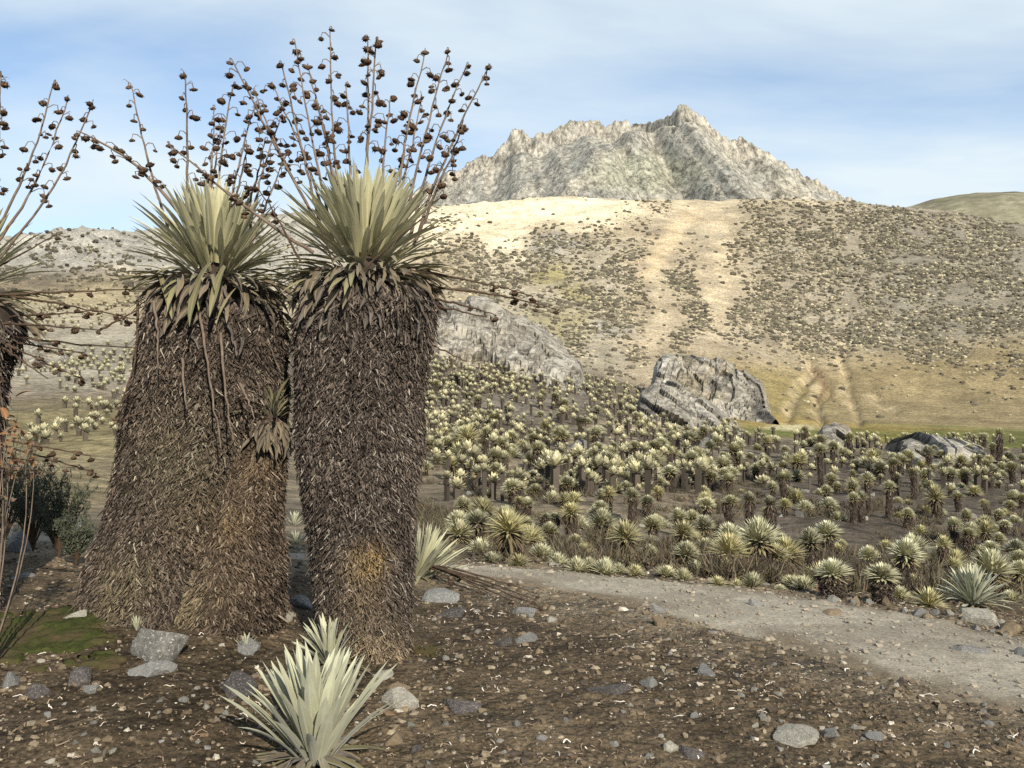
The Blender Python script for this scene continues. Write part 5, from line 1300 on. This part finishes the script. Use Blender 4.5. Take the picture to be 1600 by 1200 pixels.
# ------------------------------------------------------------------ shrubs at the picture edge
def build_shrubs():
    rr = np.random.default_rng(61)
    M_AUT = leaf_mat('autumn_leaf', (.16, .075, .028), (.25, .135, .06), .5)
    lm = []
    for i in range(4):
        v, q = leaf_arrays(.060, .030, .6 + .2 * i, .5, 4, .3, .4)
        me = np_mesh('leaf', v, q); me.materials.append(M_AUT); lm.append(me)
    Y0 = 4.6
    base = Vector(((-25 - 800) / FPX * Y0, Y0, 0)); base.z = z_at(base.x, base.y)
    sh = thing('orange_leaved_shrub', 'thin shrub with curled orange leaves at the picture edge', 'shrub', base)
    for i in range(9):
        tip = loc3(rr.uniform(-30, 75), rr.uniform(575, 700), Y0 + rr.uniform(-.15, .25)) - np.array(base)
        t = np.linspace(0, 1, 9)[:, None]; pts = tip * t + np.array((rr.normal(0, .06), rr.normal(0, .06), .05)) * np.sin(t * math.pi)
        v, q = tube(pts, .005 * (1.2 - t[:, 0]), 5); obj('stem', np_mesh('stem', v, q), M_STALK, sh)
        for k in range(8):
            s = rr.uniform(.72, 1.02); p = tip * s + rr.normal(size=3) * .02
            obj('leaf', lm[int(rr.integers(4))], None, sh, tuple(p), (rr.normal(0, .6), rr.uniform(.6, 2.0), rr.uniform(0, 6.28)), rr.uniform(.8, 1.35))
    # dark needle-leaved shrubs in the shade; the last two added to deepen it
    M_NEED, n, l, b = mat_new('dark_needles', .8); oi = n.new('ShaderNodeObjectInfo')
    x = noise_node(n, l, 30, 3); l.new(ramp(n, l, x.outputs[0], [(.3, (.03, .036, .026)), (.7, (.085, .095, .06))]).outputs[0], b.inputs['Base Color'])
    for (px, py, hp, wp, D, lab) in ((92, 822, 125, 100, 7.8, 'dark twiggy shrub in the shade beside the broad trunk'), (8, 835, 150, 160, 8.8, 'dense dark shrub at the picture edge behind the boulder'), (52, 815, 130, 110, 8.1, 'tallest dark shrub added between the edge boulder and the twiggy shrub'), (118, 815, 70, 60, 7.3, 'lowest dark shrub added close against the broad trunk')):
        q0 = np.array(((px - 800) / FPX * D, D, 0)); q0[2] = z_at(q0[0], q0[1]); s = D / FPX
        root = thing('dark_shrub', lab, 'shrub', tuple(q0), 'dark shrubs in the shade')
        bb = Bag(); fb = Bag()
        for i in range(46):
            az = rr.uniform(0, 6.28); tip = np.array((math.cos(az) * wp * .6 * s * rr.uniform(.3, 1), math.sin(az) * wp * .5 * s * rr.uniform(.3, 1), hp * s * rr.uniform(.6, 1.1)))
            t = np.linspace(0, 1, 7)[:, None]; pts = tip * np.hstack([t ** 1.4, t ** 1.4, t]) + rr.normal(size=(7, 3)) * .012 * t
            v, q = tube(pts, .006 * (1.15 - t[:, 0]), 4); bb.add(v, q)
            for k in range(70):
                j = rr.uniform(.45, 1.02); p = np.array([np.interp(j, t[:, 0], pts[:, d]) for d in range(3)]) + rr.normal(size=3) * .012
                d = rr.normal(size=3); d[2] = abs(d[2]) + .6; d /= np.linalg.norm(d); sd = np.cross(d, rr.normal(size=3)); sd /= np.linalg.norm(sd)
                L = rr.uniform(.02, .05); w = .005
                fb.add(np.array([p - sd * w, p + sd * w, p + d * L]), None, None, np.array([[0, 1, 2]]))
        obj('stems', bb.mesh('stems'), M_STALK_DARK, root)
        fo = obj('foliage', fb.mesh('foliage', False), M_NEED, root); fo['kind'] = 'stuff'
build_shrubs()

# ------------------------------------------------------------------ moss, gravel, litter
def build_moss():
    m, n, l, b = mat_new('moss_cushion', .95, .1)
    x = noise_node(n, l, 22, 6, .7); y = noise_node(n, l, 5, 4)
    c = ramp(n, l, x.outputs[0], [(.3, (.02, .026, .008)), (.55, (.042, .048, .013)), (.75, (.085, .088, .028))]).outputs[0]
    c = mixc(n, l, ramp(n, l, y.outputs[0], [(.42, 0.), (.6, .9)]).outputs[0], c, (.07, .05, .028)); l.new(c, b.inputs['Base Color']); bump(n, l, b, x.outputs[0], 1., .02)
    rr = np.random.default_rng(71)
    for (px, py, wx, wy, lab, thr) in ((70, 985, 1.35, .55, 'bright green moss spread in the light left of the lichened rock', .1), (664, 1018, .17, .11, 'small green moss cushion at the foot of the straight trunk', -.2)):
        p = hit(px, py, 2); g = np.linspace(-1, 1, 90); A, B = np.meshgrid(g, g)
        X = p.x + A * wx * .62; Y = p.y + B * wy; k = .8 - np.hypot(A, B) + .95 * fbm(A * 3 + 5, B * 3, 5, 73, .65)
        H = np.clip(k, -.3, 1); Z = terrain_z(X, Y) + np.where(H > .15, .012 + .035 * (H - .15) * (.6 + .8 * fbm(X * 16, Y * 16, 4, 75)), -.06)
        me = np_mesh('moss', np.stack([X, Y, Z], -1).reshape(-1, 3), grid_quads(90, 90)); o = obj('moss', me, m); o['kind'] = 'stuff'; o['label'] = lab
build_moss()

def build_gravel():
    rr = np.random.default_rng(81)
    # loose gravel and grit
    N = 70000
    r = np.exp(rr.uniform(math.log(2.2), math.log(11), N)); th = np.radians(rr.uniform(-33, 33, N)); X = r * np.sin(th); Y = r * np.cos(th)
    rd = road_amt(X, Y); dens = .45 + .55 * fbm(X * 1.1, Y * 1.1, 4, 83) + .35 * sstep(1.6, .5, poly_dist(X, Y, ROAD_C))
    keep = rr.uniform(size=N) < np.clip(dens, .12, 1) * (1 - .55 * rd); X = X[keep]; Y = Y[keep]; r = r[keep]; rd = rd[keep]; N = len(X)
    Z = terrain_z(X, Y) + .024 * rd
    big = rr.uniform(size=N)
    s = (.0026 + .013 * big ** 9 + .0045 * big) * (.75 + .07 * r)
    oc = np.array([(1, 0, 0), (0, 1, 0), (-1, 0, 0), (0, -1, 0), (.5, .5, .75), (-.5, .45, .8), (-.45, -.5, .7), (.5, -.5, .8)], float)
    T = np.array([(0, 1, 4), (1, 2, 5), (2, 3, 6), (3, 0, 7), (0, 4, 7), (1, 5, 4), (2, 6, 5), (3, 7, 6), (4, 5, 6), (4, 6, 7)])
    V = oc[None] * (1 + rr.uniform(-.35, .35, (N, 8, 1))); a = rr.uniform(0, 6.28, N); c, sn = np.cos(a)[:, None], np.sin(a)[:, None]
    sx = (s * rr.uniform(.8, 1.6, N))[:, None]
    P3 = np.stack([(V[..., 0] * c - V[..., 1] * sn) * sx + X[:, None], (V[..., 0] * sn + V[..., 1] * c) * s[:, None] + Y[:, None], V[..., 2] * s[:, None] * .9 + Z[:, None] - .0012], -1)
    pal = np.array([(.10, .076, .05), (.16, .125, .085), (.23, .19, .135), (.38, .34, .28), (.055, .043, .034), (.15, .14, .125), (.12, .082, .052)])
    col = pal[rr.choice(7, N, p=[.31, .24, .12, .025, .18, .075, .05])] * rr.uniform(.75, 1.25, (N, 1))
    col = col * (1 - .5 * rd[:, None]) + .5 * rd[:, None] * np.array((.33, .295, .24))
    me = np_mesh('gravel', P3.reshape(-1, 3), None, np.repeat(col, 8, 0), False, (T[None] + np.arange(N)[:, None, None] * 8).reshape(-1, 3))
    o = obj('gravel', me, mat_vcol('gravel_grit', .92, ((90, .75, 1.25),))); o['kind'] = 'stuff'; o['label'] = 'brown and cream gravel strewn over the soil'
    # dry curled litter: short bent ribbons, straw white to brown
    N = 9000
    r = np.exp(rr.uniform(math.log(2.2), math.log(8.5), N)); th = np.radians(rr.uniform(-33, 33, N)); X = r * np.sin(th); Y = r * np.cos(th)
    keep = (rr.uniform(size=N) < np.clip(.5 + .9 * fbm(X * 1.4, Y * 1.4, 4, 85), .08, 1)) & (road_amt(X, Y) < .3); X = X[keep]; Y = Y[keep]; N = len(X)
    L = rr.uniform(.015, .06, N); W = rr.uniform(.0012, .0036, N); a = rr.uniform(0, 6.28, N); bend = rr.normal(0, 1.4, N)
    V = []; px_, py_ = X.copy(), Y.copy(); ang = a.copy()
    rows = []
    for k in range(6):
        zz = terrain_z(px_, py_) + .004 + .010 * rr.uniform(size=N) * math.sin(k / 5 * math.pi)
        nx, ny = -np.sin(ang), np.cos(ang); w = W * (.5 if k in (0, 5) else 1)
        rows += [np.stack([px_ + nx * w, py_ + ny * w, zz], -1), np.stack([px_ - nx * w, py_ - ny * w, zz + .0025], -1)]
        px_ = px_ + np.cos(ang) * L / 5; py_ = py_ + np.sin(ang) * L / 5; ang = ang + bend / 5 * 1.6
    V = np.stack(rows, 1).reshape(-1, 3)
    q = np.array([[2 * k, 2 * k + 1, 2 * k + 3, 2 * k + 2] for k in range(5)])
    pal = np.array([(.55, .50, .44), (.42, .36, .29), (.22, .16, .11), (.10, .07, .05)]); col = pal[rr.choice(4, N, p=[.10, .26, .40, .24])] * rr.uniform(.8, 1.15, (N, 1))
    me = np_mesh('leaf_litter', V, (q[None] + np.arange(N)[:, None, None] * 12).reshape(-1, 4), np.repeat(col, 12, 0))
    o = obj('leaf_litter', me, mat_vcol('straw_litter', .85)); o['kind'] = 'stuff'; o['label'] = 'curled dry straw coloured litter on the soil'
build_gravel()
